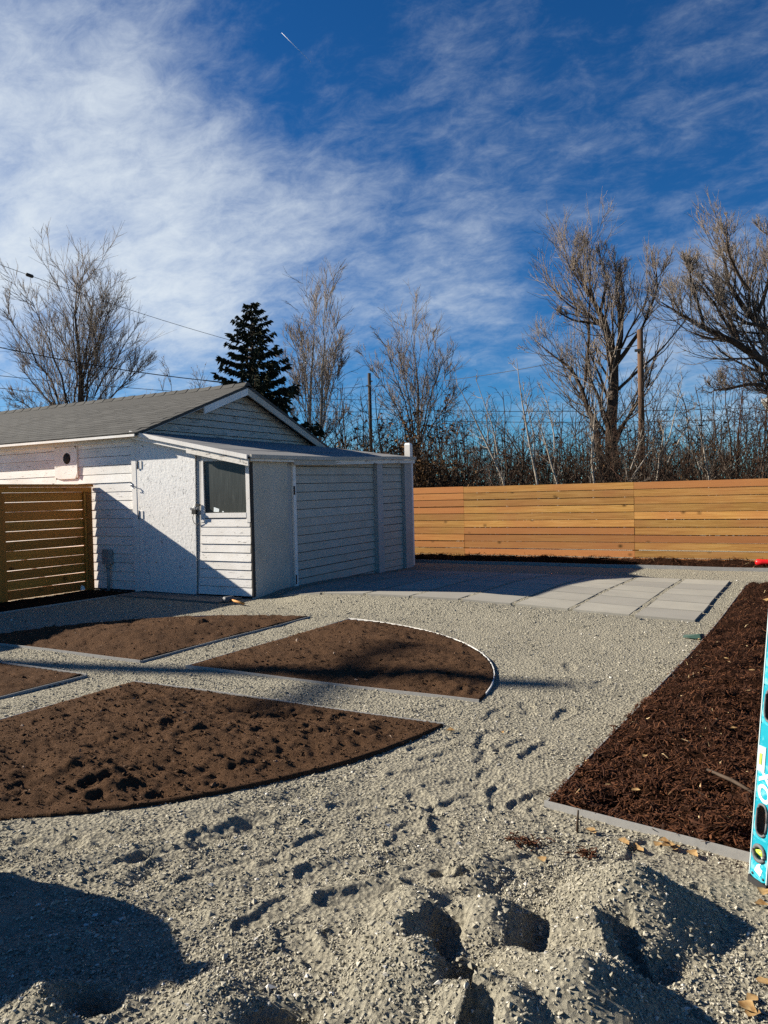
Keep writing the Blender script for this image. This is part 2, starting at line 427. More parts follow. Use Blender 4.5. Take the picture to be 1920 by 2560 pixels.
def sdf(poly, X, Y):
    d = np.full(X.shape, 1e9); inside = np.zeros(X.shape, bool); n = len(poly)
    for i in range(n):
        x0, y0 = poly[i]; x1, y1 = poly[(i + 1) % n]
        ex, ey = x1 - x0, y1 - y0; L = ex * ex + ey * ey + 1e-12
        t = np.clip(((X - x0) * ex + (Y - y0) * ey) / L, 0, 1)
        d = np.minimum(d, np.hypot(X - x0 - t * ex, Y - y0 - t * ey))
        if abs(ey) > 1e-12:
            cr = ((y0 > Y) != (y1 > Y)) & (X < ex * (Y - y0) / ey + x0); inside ^= cr
    return np.where(inside, -d, d)
def patio(X, Y):
    y0 = 7.05 + .62 * ss(-5.2, -6.25, X)
    return .10 * ss(-.7, -3.9, X) * (1 - .35 * ss(-4.6, -6.2, X)) * ss(0, 1, (Y - y0) / .75) * (1 - ss(9.2, 12.0, Y)) * ss(-7.2, -6.5, X)
def base_h(X, Y): return patio(X, Y)

# boot prints: (x, y, heading, length, width, depth, rim)
def boot(X, Y, st):
    x, y, a, L, Wd, dep, rim = st
    dx, dy = X - x, Y - y
    u = (dx * math.cos(a) + dy * math.sin(a)) / (L / 2); v = (-dx * math.sin(a) + dy * math.cos(a)) / (Wd / 2)
    e1 = ((u - .32) / .66) ** 2 + (v / .98) ** 2
    e2 = ((u + .62) / .38) ** 2 + (v / .74) ** 2
    e3 = ((u + .1) / .55) ** 2 + (v / .62) ** 2
    e = np.sqrt(np.minimum(np.minimum(e1, e2), e3))
    prof = -dep * (1 - (ss(.82, 1.02, e) if Wd == .105 else ss(.45, 1.12, e))) + rim * np.exp(-((e - 1.22) / .17) ** 2) * (.4 + 1.2 * vnoise(X * 14, Y * 14, 5))
    tread = (.12 if Wd == .105 else 0) * dep * np.sin(u * 24) * (e < .85)
    return prof + tread
def cams(px, py, z=0): return on_z(px, py, z)
gravel_prints, soil_prints = [], []
for px, py, ang in [(1478, 1578, 170), (1590, 1568, 10), (1500, 1618, 150), (1425, 1668, 95), (1440, 1722, 110), (1500, 1715, 70), (1408, 1782, 60), (1320, 1770, 100),
                    (1090, 1775, 20), (1235, 1790, 60), (1080, 1865, 15), (1110, 1890, 15), (1215, 1850, 80), (1290, 1865, 40), (1340, 1880, 60), (1220, 1888, 60), (1215, 1945, 70),
                    (1130, 1960, 30), (1245, 2000, 75), (1140, 2010, 40), (1040, 1930, 20), (1060, 2010, 100), (980, 2040, 15), (900, 2010, 10), (1010, 2090, 60), (1110, 2080, 80),
                    (1330, 2000, 40), (1600, 2140, 60), (1290, 2160, 30), (770, 2110, 30), (840, 2170, 10), (1040, 2190, 20), (600, 2060, 20), (560, 2075, 20), (420, 2130, 20),
                    (680, 2290, 60), (760, 2390, 120), (300, 2160, 30), (900, 2250, 20), (250, 2100, 15), (540, 2180, 40), (120, 2110, 10), (660, 2170, 30)]:
    x, y = cams(px, py)
    gravel_prints.append((x, y, math.radians(ang + random.uniform(-15, 15)) + .5, .29, .105, random.uniform(.006, .010), .005))
for k in range(70):
    t = random.random()
    x, y = cams(random.uniform(300, 1420), random.uniform(1790, 2360))
    gravel_prints.append((x, y, random.uniform(0, 6.28), random.uniform(.2, .29), .10, random.uniform(.002, .005), .002))
for (px, py, sc, ang) in [(390, 1845, 1.1, 30), (500, 1855, 1.2, 40), (165, 1960, 1.5, 60), (290, 1960, 1.5, 55), (205, 1990, 1.3, 75), (60, 1890, 1.3, 20), (150, 1815, 1.1, 25), (100, 1985, 1.1, 5),
                          (230, 1800, 1.2, 25), (600, 1795, 1, 30), (690, 1800, 1.1, 20), (800, 1790, 1.2, 20), (850, 1805, 1.0, 50), (620, 1910, 1.1, 10), (720, 1845, 1, 20), (430, 1935, 1.1, 30), (820, 1850, 1, 25),
                          (280, 1880, 1.2, 45), (360, 1760, 1.0, 30), (480, 1765, 1.0, 15), (40, 1960, 1.1, 15), (520, 1740, 1, 20), (300, 1990, 1.2, 50), (900, 1850, .9, 30)]:
    x, y = cams(px, py)
    soil_prints.append((x, y, math.radians(ang + 20), .28 * sc ** .4, .115 * sc ** .4, .012, .005))
for k in range(80):
    r = CR * math.sqrt(random.random()); a = random.uniform(0, 6.28)
    soil_prints.append((CCX + r * math.cos(a), CCY + r * math.sin(a), random.gauss(.7, .6), random.uniform(.2, .3), random.uniform(.08, .13), random.uniform(.005, .014), .004))

def add_prints(h, X, Y, prints):
    for st in prints:
        mk = (np.abs(X - st[0]) < .36) & (np.abs(Y - st[1]) < .36)
        if mk.any(): h[mk] += boot(X[mk], Y[mk], st)
    return h
CONES = [(-.485, 2.36, .150, .62), (-.55, 2.15, .085, .60), (-.50, 2.07, .075, .62), (-.44, 1.99, .055, .6), (-.50, 1.80, .155, .58), (-.62, 1.66, .12, .55), (-.32, 1.66, .10, .55), (-.62, 2.26, .05, .4),
         (-.93, 1.72, .075, .45), (-1.02, 1.84, .07, .5), (-.86, 2.08, .065, .45), (-1.08, 2.06, .055, .45), (-1.0, 2.38, .045, .45), (-1.35, 1.45, .045, .35), (-.98, 2.29, .035, .5), (-1.72, 1.22, .06, .5)]
SCARPS = [([(1075, 2265), (1050, 2300), (1018, 2360), (1010, 2410)], .075, .15), ([(1090, 2395), (1078, 2440), (1105, 2495), (1180, 2535), (1270, 2545)], .10, .20), ([(1290, 2220), (1278, 2290), (1262, 2350), (1290, 2400), (1340, 2450)], .055, .12), ([(1480, 2290), (1500, 2360), (1530, 2420), (1600, 2470)], .045, .11)]
PITS = [  # x, y, axis angle, half-length, half-width, depth
    (-1.10, 2.30, .4, .045, .035, .05), (-1.02, 2.30, .6, .045, .032, .05), (-1.05, 2.43, .3, .045, .03, .05), (-1.64, 1.30, .5, .09, .06, .075), (-1.14, 1.48, .5, .12, .05, .05), (-.35, 2.12, 1.2, .14, .05, .02),
    (-.33, 2.62, .3, .03, .02, .03)]
def tracks(X, Y):
    h = np.zeros(X.shape)
    for (p0, p1, p2, w, d) in [((-60, 2165), (330, 2110), (760, 1985), .05, .011), ((-60, 2345), (450, 2265), (1000, 2165), .05, .012), ((-60, 2120), (300, 2080), (620, 2010), .045, .008),
                               ((330, 2210), (430, 2130), (690, 2035), .03, .009), ((300, 2420), (700, 2320), (1050, 2230), .05, .007), ((-20, 1905 + 330), (250, 2150), (700, 2060), .05, .009)]:
        q = [np.array(cams(*p)) for p in (p0, p1, p2)]
        best = np.full(X.shape, 1e9)
        for t in np.linspace(0, 1, 26):
            c = (1 - t) ** 2 * q[0] + 2 * t * (1 - t) * q[1] + t * t * q[2]
            best = np.minimum(best, np.hypot(X - c[0], Y - c[1]))
        h += -d * np.exp(-(best / w) ** 2) + d * .6 * np.exp(-((best - 2 * w) / w) ** 2)
    return h
def gravel_h(X, Y):
    X = np.asarray(X, float); Y = np.asarray(Y, float)
    h = base_h(X, Y)
    R_ = np.hypot(X, Y)
    near = R_ < 16
    quiet = 1 - .75 * ss(6.6, 7.6, Y) * ss(-.6, -1.0, X)
    n = np.zeros(X.shape)
    xs, ys = X[near], Y[near]
    loose = ss(6.5, 2.5, R_[near])
    n[near] = (.026 * fbm(xs * 1.6, ys * 1.6, 3, 3) + (.006 + .005 * loose) * fbm(xs * 6, ys * 6, 3, 11) + (.002 + .006 * loose) * fbm(xs * 26, ys * 26, 3, 23)) * quiet[near]
    h = h + n
    loc = (R_ < 4.6)
    if loc.any():
        x, y = X[loc], Y[loc]; g = h[loc]
        g = g + tracks(x, y)
        wob = .024 * fbm(x * 9, y * 9, 3, 41)
        up = np.zeros(x.shape)
        for cx, cy, ch, sl in CONES:
            d = np.sqrt((x - cx) ** 2 + (y - cy) ** 2 + .0003) + wob
            c = np.maximum(ch - sl * np.maximum(d - .02, 0), 0)
            up = np.maximum(up, c)
        plateau = .045 * np.exp(-(((x + .85) / .5) ** 2 + ((y - 1.75) / .5) ** 2))
        g = g + up + plateau
        for cx, cy, a, hl, hw, dp in PITS:
            dx, dy = x - cx, y - cy
            u = (dx * math.cos(a) + dy * math.sin(a)) / hl; v = (-dx * math.sin(a) + dy * math.cos(a)) / hw
            e = np.sqrt(u * u + v * v) + wob * 3
            g = g - dp * (1 - ss(.35, 1.1, e)) + dp * .12 * np.exp(-((e - 1.25) / .22) ** 2)
        for pts, dp, rec in SCARPS:
            q = np.array([on_z(a, b, .05) for a, b in pts]); best = np.full(x.shape, 9.0); sgn = np.zeros(x.shape); par = np.zeros(x.shape)
            for i_ in range(len(q) - 1):
                e = q[i_ + 1] - q[i_]; L_ = e @ e; t_ = np.clip(((x - q[i_, 0]) * e[0] + (y - q[i_, 1]) * e[1]) / L_, 0, 1)
                px_, py_ = x - q[i_, 0] - t_ * e[0], y - q[i_, 1] - t_ * e[1]; dd = np.hypot(px_, py_); up_ = dd < best
                best = np.where(up_, dd, best); sgn = np.where(up_, np.sign(px_ * .95 + py_ * .1), sgn); par = np.where(up_, (i_ + t_) / (len(q) - 1), par)
            fade = ss(0, .16, par) * ss(1, .84, par) * (1 - ss(.0, .03, np.where((par <= 0) | (par >= 1), best, 0)))
            sd_ = best * sgn + wob * .25
            prof = np.where(sd_ > 0, -dp * ss(0, .07, sd_) * (1 - ss(.10, rec, sd_)), dp * .28 * (1 - ss(0, .12, -sd_)))
            g = g + prof * fade
        h[loc] = g
    h = add_prints(h, X, Y, gravel_prints)
    return h
def bed_depth(X, Y, sds):
    m_ = np.full(X.shape, 1e9)
    for s_ in sds: m_ = np.minimum(m_, s_)
    return m_

# polar sheet: dense where the yard is, coarse elsewhere, out to the horizon
fwd_a = math.atan2(RW[1, 2], RW[0, 2])
rr = np.concatenate([np.linspace(.25, 1.25, 14)[:-1], np.exp(np.arange(math.log(1.25), math.log(6.0), .0042)), np.exp(np.arange(math.log(6.02), math.log(16.5), .0085)), np.geomspace(16.8, 3000, 42)])
fa = np.arange(-36, 36.01, .17)
aa = np.concatenate([np.arange(-180, -36, 4.0), fa, np.arange(40, 180, 4.0)])
ang = fwd_a + np.radians(aa)
NR, NA = len(rr), len(ang)
GX = rr[:, None] * np.cos(ang)[None]; GY = rr[:, None] * np.sin(ang)[None]
def region_mask(poly, pad): return (GX > poly[:, 0].min() - pad) & (GX < poly[:, 0].max() + pad) & (GY > poly[:, 1].min() - pad) & (GY < poly[:, 1].max() + pad)
ALLBEDS = dict(BEDS, M=MULCH, F=FSTRIP, G=GSTRIP)
SD = {}
for k, poly in ALLBEDS.items():
    s_ = np.full(GX.shape, 1e9); mk = region_mask(poly, .3); s_[mk] = sdf(poly, GX[mk], GY[mk]); SD[k] = s_
GZ = gravel_h(GX, GY)
allsd = np.min(np.stack(list(SD.values())), axis=0)
GZ = GZ - .09 * ss(-.025, -.085, allsd)
GZ = GZ - .030 * ((GX < -1.02) & (GX > -6.2) & (GY > 7.89) & (GY < 11.36))
idx = np.arange(NR * NA).reshape(NR, NA)
def sheet_faces(mask=None):
    nx = np.roll(idx, -1, axis=1)
    q = np.stack([idx[:-1], nx[:-1], nx[1:], idx[1:]], -1)
    if mask is not None:
        mm = mask | np.roll(mask, -1, axis=1); mm = mm[:-1] | mm[1:]; q = q[mm]
    return q.reshape(-1, 4)[:, ::-1]
me = fast_mesh('ground', np.stack([GX, GY, GZ], -1).reshape(-1, 3), sheet_faces(), 'gravel', True)
ground = tag(link('gravel_ground', me), kind='structure')

def compact(V, Fq):
    u, inv = np.unique(Fq, return_inverse=True); return V[u], inv.reshape(Fq.shape)
def soil_h(X, Y, sdv, amp=1.0, seed=0):
    h = .018 + .045 * ss(0, -.7, sdv)
    h = h + amp * (.050 * fbm(X * 1.9 + Y * .6, Y * 4.2, 3, 51 + seed) + .034 * fbm(X * 7, Y * 9, 3, 61 + seed) + .026 * fbm(X * 24, Y * 30, 3, 71 + seed)) * ss(.02, -.15, sdv)
    return h
def bed_sheet(name, key, mat, hfun, parent):
    s_ = SD[key]; mask = s_ < .05
    Z = np.zeros(GX.shape)
    Z[s_ < .3] = hfun(GX[s_ < .3], GY[s_ < .3], s_[s_ < .3]) - 4.0 * np.maximum(s_[s_ < .3] + (.018 if key in 'MFG' else 0), 0)
    V, Fq = compact(np.stack([GX, GY, Z], -1).reshape(-1, 3), sheet_faces(mask))
    L = wloc(parent)
    return link(name, fast_mesh(name, V - L, Fq, mat, True), parent)
def strip_along(name, pts, h0, h1, thick, mat, parent, gh=None):
    """thin metal edging standing along a line of points"""
    pts = np.asarray(pts, float); t = np.gradient(pts, axis=0); t /= np.linalg.norm(t, axis=1, keepdims=True)
    nrm = np.stack([-t[:, 1], t[:, 0]], 1) * thick / 2
    z = base_h(pts[:, 0], pts[:, 1]) + .003 * np.sin((pts[:, 0] + pts[:, 1]) * 3.1)
    rings = []
    for sgn, hz in ((1, h0), (1, h1), (-1, h1), (-1, h0)):
        rings.append(np.c_[pts + sgn * nrm, z + hz])
    V = np.stack(rings, 1).reshape(-1, 3); n = len(pts)
    Fc = [(4 * i + k, 4 * i + (k + 1) % 4, 4 * i + 4 + (k + 1) % 4, 4 * i + 4 + k) for i in range(n - 1) for k in range(4)]
    Fc += [(3, 2, 1, 0), (4 * n - 4, 4 * n - 3, 4 * n - 2, 4 * n - 1)]
    return centre_link(name, V, Fc, mat, parent)
def lerp_pts(a, b, n=14): return [tuple(np.array(a) * (1 - t) + np.array(b) * t) for t in np.linspace(0, 1, n)]

def chip_mesh(x, y, z, size, name, mat, tone, origin=(0, 0, 0)):
    n = len(x)
    base = np.array([(1, 0, 0), (-1, 0, 0), (0, 1, 0), (0, -1, 0), (0, 0, 1), (0, 0, -1)], float)
    V = base[None] * rng.uniform(.6, 1.35, (n, 6, 1)) + rng.normal(0, .22, (n, 6, 3))
    V *= size[:, None, None] * np.stack([rng.uniform(.8, 1.5, n), rng.uniform(.7, 1.1, n), rng.uniform(.5, .9, n)], 1)[:, None, :]
    th = rng.uniform(0, 6.28, n); ct, st = np.cos(th), np.sin(th)
    X = V[..., 0] * ct[:, None] - V[..., 1] * st[:, None]; Y = V[..., 0] * st[:, None] + V[..., 1] * ct[:, None]
    ti = rng.normal(0, .5, n); ci, si = np.cos(ti), np.sin(ti)
    Z = X * si[:, None] + V[..., 2] * ci[:, None]; X = X * ci[:, None] - V[..., 2] * si[:, None]
    V = np.stack([X + x[:, None], Y + y[:, None], Z + (z + size * .30)[:, None]], -1).reshape(-1, 3) - np.asarray(origin)
    fc = np.array([(0, 2, 4), (2, 1, 4), (1, 3, 4), (3, 0, 4), (2, 0, 5), (1, 2, 5), (3, 1, 5), (0, 3, 5)])
    Fq = (fc[None] + 6 * np.arange(n)[:, None, None]).reshape(-1, 3)
    return fast_mesh(name, V, Fq, mat, False, np.repeat(tone, 6))
def crumbs(parent, poly, hf, n):
    lo, hi = poly.min(0), poly.max(0); x = rng.uniform(lo[0], hi[0], n * 3); y = rng.uniform(lo[1], hi[1], n * 3); s_ = sdf(poly, x, y)
    k = s_ < rng.normal(-.01, .02, n * 3); x, y, s_ = x[k][:n], y[k][:n], s_[k][:n]
    size = np.clip(rng.lognormal(math.log(.0036), .5, len(x)), .002, .02)
    o = link('soil_crumbs', chip_mesh(x, y, hf(x, y, s_), size, 'soil_crumbs', 'soil_crumb', np.clip(rng.beta(2, 4, len(x)) + (rng.random(len(x)) < .01) * .6, 0, 1), wloc(parent)), parent); o['kind'] = 'stuff'
bed_labels = {'A': 'brown soil garden bed with pale curved edging, quarter circle beside the gravel patio',
              'B': 'largest brown soil garden bed deeply marked with boot prints, beside the wheel tracks',
              'C': 'brown soil quarter circle bed across the gravel path from the shed doors',
              'D': 'shaded brown soil bed quarter, the one diagonal to the pale curved edging'}
for k, poly in BEDS.items():
    t = thing('planting_bed', bed_labels[k], 'garden bed', (poly[:, 0].mean(), poly[:, 1].mean(), 0), 'quarter circle soil beds')
    seed = ord(k)
    def hf(X, Y, sdv, seed=seed):
        h = soil_h(X, Y, sdv, 1.0, seed); hh = np.zeros(X.shape); add_prints(hh, X, Y, soil_prints)
        return h + hh * ss(.0, -.12, sdv)
    bed_sheet('soil', k, 'soil', hf, t)
    crumbs(t, poly, hf, {'A': 4200, 'B': 7500, 'C': 1800, 'D': 700}[k])
    corner = poly[0]; a0, a1 = poly[1], poly[-1]
    strip_along('edging', lerp_pts(corner, a0, 18), -.05, .022, .007, 'galvanised', t)
    strip_along('edging', lerp_pts(corner, a1, 18), -.05, .016, .007, 'galvanised', t)
    if k == 'A': strip_along('curved_edging', poly[2:], -.05, .020, .006, 'white_plastic', t)
    elif k == 'C': strip_along('curved_edging', poly[1:], -.05, .012, .008, 'galvanised', t)

mulch_bed = thing('mulch_bed', 'wide dark bark mulch bed behind the metal edging, beside the blue level', 'mulch bed', (.5, 6, 0))
fence_bed = thing('mulch_bed', 'narrow dark mulch strip along the foot of the plank fence', 'mulch bed', (-2, 13.3, 0))
gate_bed = thing('planting_bed', 'dark soil strip along the slatted cedar fence panel', 'garden bed', (-8.8, 5, 0))
def mulch_h(X, Y, sdv):
    return .025 + .035 * ss(0, -.4, sdv) + (.070 * fbm(X * 3, Y * 3, 3, 81) + .075 * fbm(X * 10, Y * 10, 3, 85)) * ss(.03, -.1, sdv)
def fstrip_h(X, Y, sdv): return .02 + .11 * ss(-.05, -.36, sdv) + (.05 * fbm(X * 4, Y * 4, 3, 91) + .06 * fbm(X * 12, Y * 12, 3, 95)) * ss(.03, -.1, sdv)
bed_sheet('mulch_base', 'M', 'mulch_base', mulch_h, mulch_bed)
bed_sheet('mulch_base', 'F', 'mulch_base', fstrip_h, fence_bed)
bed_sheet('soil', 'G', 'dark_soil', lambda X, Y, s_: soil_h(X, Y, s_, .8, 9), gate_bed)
e1 = sum([lerp_pts(MULCH[i], MULCH[i + 1], 10) for i in range(4)], [])
seen = []; [seen.append(p) for p in e1 if not seen or np.hypot(p[0] - seen[-1][0], p[1] - seen[-1][1]) > .01]
strip_along('edging', seen, -.05, .018, .006, 'galvanised', mulch_bed)
o = strip_along('edging', lerp_pts(MULCH[0], MULCH[7], 14) + lerp_pts(MULCH[7], (1.2, 2.758), 14)[1:], -.05, .032, .005, 'galvanised', mulch_bed); o['label'] = 'deep grey metal edging at the bed front'
strip_along('edging', lerp_pts(FSTRIP[0], FSTRIP[1], 30), -.05, .055, .012, 'galvanised', fence_bed)
strip_along('edging', [tuple(p) for p in GSTRIP[:3]], -.05, .02, .010, 'galvanised', gate_bed)

# ------------------------------------------------------------------ loose gravel chips (stuff)
def chips():
    N = 330000
    d = np.exp(rng.uniform(math.log(1.30), math.log(12.5), N * 2)); a = fwd_a + rng.uniform(-.62, .62, N * 2)
    keep = rng.random(N * 2) < np.clip((d / 2.2) ** 1.0, .25, 1); d, a = d[keep][:N], a[keep][:N]
    x, y = d * np.cos(a), d * np.sin(a)
    dens = fbm(x * 3, y * 3, 3, 131)
    k = rng.random(len(x)) < np.clip(.55 + 1.9 * dens, .12, 1)
    x, y, d = x[k], y[k], d[k]
    inb = np.full(x.shape, 1e9)
    for p in ALLBEDS.values(): inb = np.minimum(inb, sdf(p, x, y))
    ok = inb > rng.normal(0, .018, len(x)); x, y, d = x[ok], y[ok], d[ok]
    ok = ~((x < -.95) & (x > -6.4) & (y > 7.83) & (y < 11.45)) & ~((x < -6.2) & (y > 7.6)); x, y, d = x[ok], y[ok], d[ok]
    x, y, d = x[:88000], y[:88000], d[:88000]
    ok = np.ones(len(x), bool)                       # boots press the chips into the fines
    for (bx, by, ba, bl, bw, _, _) in gravel_prints[:43]:
        u = ((x - bx) * math.cos(ba) + (y - by) * math.sin(ba)) / (bl / 2); v = (-(x - bx) * math.sin(ba) + (y - by) * math.cos(ba)) / (bw / 2)
        ok &= ~((u * u + v * v < 1) & (rng.random(len(x)) < .85))
    x, y, d = x[ok], y[ok], d[ok]
    z = gravel_h(x, y)
    n = len(x)
    size = np.clip(rng.lognormal(math.log(.0034), .40, n), .0018, .0105) * (1 + .45 * ss(3, 9, d))
    o = link('gravel_chips', chip_mesh(x, y, z, size, 'gravel_chips', 'gravel_chip', np.clip(rng.normal(.5, .24, n), 0, 1)))
    tag(o, 'loose grey crushed stone chips lying on the gravel', 'gravel', kind='stuff')
chips()

# ------------------------------------------------------------------ shredded bark (stuff parts of the mulch beds)
def fibres(parent, n, poly, hf, lo, hi, sampler):
    x, y = sampler(n)
    s_ = sdf(poly, x, y); k = s_ < -.012 + .02 * (rng.random(n) < .04); x, y, s_ = x[k], y[k], s_[k]; n = len(x)
    z = hf(x, y, s_)
    L = rng.lognormal(math.log(lo), .5, n).clip(lo * .4, hi); wd = rng.uniform(.0012, .0040, n) * (1 + L * 4)
    th = rng.uniform(0, 6.28, n); pit = rng.normal(.18, .42, n)
    u = np.stack([np.cos(th) * np.cos(pit), np.sin(th) * np.cos(pit), np.sin(pit)], 1)
    side = np.stack([-np.sin(th), np.cos(th), rng.normal(0, .35, n)], 1); up = np.cross(u, side)
    bend = rng.normal(0, .16, (n, 1)) * L[:, None]
    c = np.stack([x, y, z + .006 + .010 * rng.random(n)], 1)
    P = [c - u * L[:, None] / 2, c + up * bend + side * rng.normal(0, .08, (n, 1)) * L[:, None], c + u * L[:, None] / 2]
    ring = []
    for j, p in enumerate(P):
        wj = (wd * (1.0 if j == 1 else .55))[:, None]
        ring += [p + side * wj, p - side * wj, p + up * wj * .55]
    V = np.stack(ring, 1).reshape(-1, 3) - wloc(parent)
    fc = []
    for j in range(2):
        for a in range(3):
            b = (a + 1) % 3; fc.append((3 * j + a, 3 * j + b, 3 * j + 3 + b, 3 * j + 3 + a))
    Fq = (np.array(fc)[None] + 9 * np.arange(n)[:, None, None]).reshape(-1, 4)
    tone = np.repeat(np.clip(rng.beta(2.0, 2.6, n) * .95 + (rng.random(n) < .012) * .5, 0, 1), 9)
    o = link('bark_shreds', fast_mesh('bark_shreds', V, Fq, 'mulch_fibre', False, tone), parent)
    o['kind'] = 'stuff'
def samp_m(n):
    y = np.exp(rng.uniform(math.log(2.55), math.log(11.1), n)); lim = .62 * y - .05
    x = -1.0 + rng.random(n) * np.minimum(.95 + .28 * (y - 2.5), 3.4); return x, y
fibres(mulch_bed, 46000, MULCH, mulch_h, .026, .10, samp_m)
def samp_f(n): return rng.uniform(-7.9, .8, n), rng.uniform(12.9, 13.66, n)
fibres(fence_bed, 7000, FSTRIP, fstrip_h, .05, .15, samp_f)

# ------------------------------------------------------------------ pavers and slab
pav_t = tag(link('paver_patio', None, None, (-3.5, 9.6, 0)), kind='structure')
for i in range(9):
    for j in range(6):
        cx = -.99 - .288 - i * .622; cy = 7.86 + .285 + j * .590
        if cx - .29 < -6.2: continue
        w = .2875 + random.uniform(-.004, .002); hgt = .045
        cx += random.uniform(-.006, .006); cy += random.uniform(-.005, .005); rot = random.gauss(0, .006)
        V = []
        for dz in (-hgt, 0):
            for (sx, sy) in ((-1, -1), (1, -1), (1, 1), (-1, 1)):
                ins = .004 if dz == 0 else 0
                x, y = sx * (w - ins), sy * (.2825 - ins)
                X_, Y_ = cx + x - rot * y, cy + y + rot * x
                V.append((X_, Y_, float(base_h(np.array([X_]), np.array([Y_]))[0]) + .020 + dz + random.uniform(-.001, .001)))
        hexa('paver', V, 'concrete_paver', pav_t)
for i in range(1, 9):
    xx = -.99 - i * .622 + .023
    if xx < -6.2: continue
    V = []
    for yy in np.linspace(7.87, 11.37, 30):
        zz = float(base_h(np.array([xx]), np.array([yy]))[0]) + random.uniform(.012, .022)
        V += [(xx - .026, yy, zz - .05), (xx + .026, yy, zz - .05), (xx + .026, yy, zz), (xx - .026, yy, zz)]
    n = len(V) // 4
    Fc = [(4 * q + k, 4 * q + (k + 1) % 4, 4 * q + 4 + (k + 1) % 4, 4 * q + 4 + k) for q in range(n - 1) for k in range(4)] + [(3, 2, 1, 0), (4 * n - 4, 4 * n - 3, 4 * n - 2, 4 * n - 1)]
    centre_link('joint_gravel', V, Fc, 'gravel', pav_t)
p = [on_z(378, 1487), on_z(560, 1500), on_z(600, 1512), on_z(352, 1497)]
sl = prism('concrete_slab', [(-8.30, 7.28, -.05), (-6.42, 7.22, -.05), (-6.42, 7.66, -.05), (-8.30, 7.66, -.05)], [(-8.30, 7.28, .022), (-6.42, 7.22, .022), (-6.42, 7.66, .022), (-8.30, 7.66, .022)], 'concrete')
tag(sl, kind='structure')

# ------------------------------------------------------------------ shed with lean-to
SX, SY, GXw, BY = -6.27, 7.71, -8.31, 12.25
RIDGE_Y, RIDGE_Z, EAVE = 9.98, 3.10, 2.24
shed = thing('garden_shed', 'white weathered wooden shed with grey shingle roof and low lean-to', 'shed', (-9.5, 10, 0))
def lap(name, x0, x1, yw, z0, z1, mat, parent, proud=.012):
    """one lapped board on a wall facing -Y: thick at the bottom, thin at the top"""
    e = random.uniform(-.002, .002); p = proud + random.uniform(-.003, .003)
    V = [(x0, yw - p, z0 + e), (x1, yw - p, z0 + e), (x1, yw, z0 + e), (x0, yw, z0 + e), (x0, yw - .005, z1), (x1, yw - .005, z1), (x1, yw, z1), (x0, yw, z1)]
    return hexa(name, V, mat, parent)
def lapx(name, y0, y1, xw, z0, z1, mat, parent, proud=.016, rise=0.0, ya=0.0):
    """one lapped board on a wall facing +X, rising along Y"""
    e = random.uniform(-.002, .002); p = proud + random.uniform(-.003, .003); r0, r1 = rise * (y0 - ya), rise * (y1 - ya)
    V = [(xw, y0, z0 + e + r0), (xw + p, y0, z0 + e + r0), (xw + p, y1, z0 + e + r1), (xw, y1, z0 + e + r1), (xw, y0, z1 + r0), (xw + .005, y0, z1 + r0), (xw + .005, y1, z1 + r1), (xw, y1, z1 + r1)]
    return hexa(name, V, mat, parent)
XL = -17.6
# main walls: dark core with boards on it
box('wall_core', XL, GXw - .02, SY + .02, BY, -.1, EAVE, 'backing', shed)
Z0, PIT = .03, .128
nb = int((EAVE - Z0) / PIT)
for k in range(nb + 1):
    z0 = Z0 + k * PIT; z1 = min(z0 + PIT - .006, EAVE - .005)
    if z1 - z0 < .03: continue
    if 1.62 < z1 and z0 < 2.13:
        lap('siding_board', -9.535, GXw - .085, SY + .02, z0, z1, 'white_siding', shed)
        if z0 < 1.65: lap('siding_board', -10.037, -9.538, SY + .02, z0, 1.648, 'white_siding', shed)
        lap('siding_board', -12.2 + .4 * (k % 2), -10.04, SY + .02, z0, z1, 'white_siding', shed)
        lap('siding_board', XL, -12.203 + .4 * (k % 2), SY + .02, z0, z1, 'white_siding', shed)
    else:
        lap('siding_board', -10.9 - .5 * (k % 3), GXw - .085, SY + .02, z0, z1, 'white_siding', shed)
        lap('siding_board', XL, -10.903 - .5 * (k % 3), SY + .02, z0, z1, 'white_siding', shed)
box('corner_board', GXw - .08, GXw + .005, SY - .012, SY + .06, 0.0, EAVE + .02, 'white_trim', shed)
# vent panel with a round hole
def vent():
    x0, x1, z0, z1, cx, cz, r = -10.035, -9.54, 1.65, 2.13, -9.755, 1.955, .085
    n = 24; V = []; y = SY - .006
    for yy in (y, y + .022):
        for i in range(n):
            a = 2 * math.pi * i / n; V.append((cx + r * math.cos(a), yy, cz + r * math.sin(a)))
        for i in range(n):
            a = 2 * math.pi * i / n; dx, dz = math.cos(a), math.sin(a)
            t = min(((x1 if dx > 0 else x0) - cx) / dx if abs(dx) > 1e-6 else 9, ((z1 if dz > 0 else z0) - cz) / dz if abs(dz) > 1e-6 else 9)
            V.append((cx + dx * t, yy, cz + dz * t))
    Fc = []
    for i in range(n):
        j = (i + 1) % n
        Fc += [(i, j, n + j, n + i), (2 * n + j, 2 * n + i, 3 * n + i, 3 * n + j), (j, i, 2 * n + i, 2 * n + j), (n + i, n + j, 3 * n + j, 3 * n + i)]
    v = centre_link('vent_panel', V, Fc, 'white_siding', shed)
    tube('vent_pipe', [(cx, y + .002, cz), (cx, y + .018, cz)], r * 1.0, 'interior', v, 20)
    box('trim_strip', -9.535, -9.522, SY - .012, SY + .018, 1.66, 2.15, 'white_trim', shed)
vent()
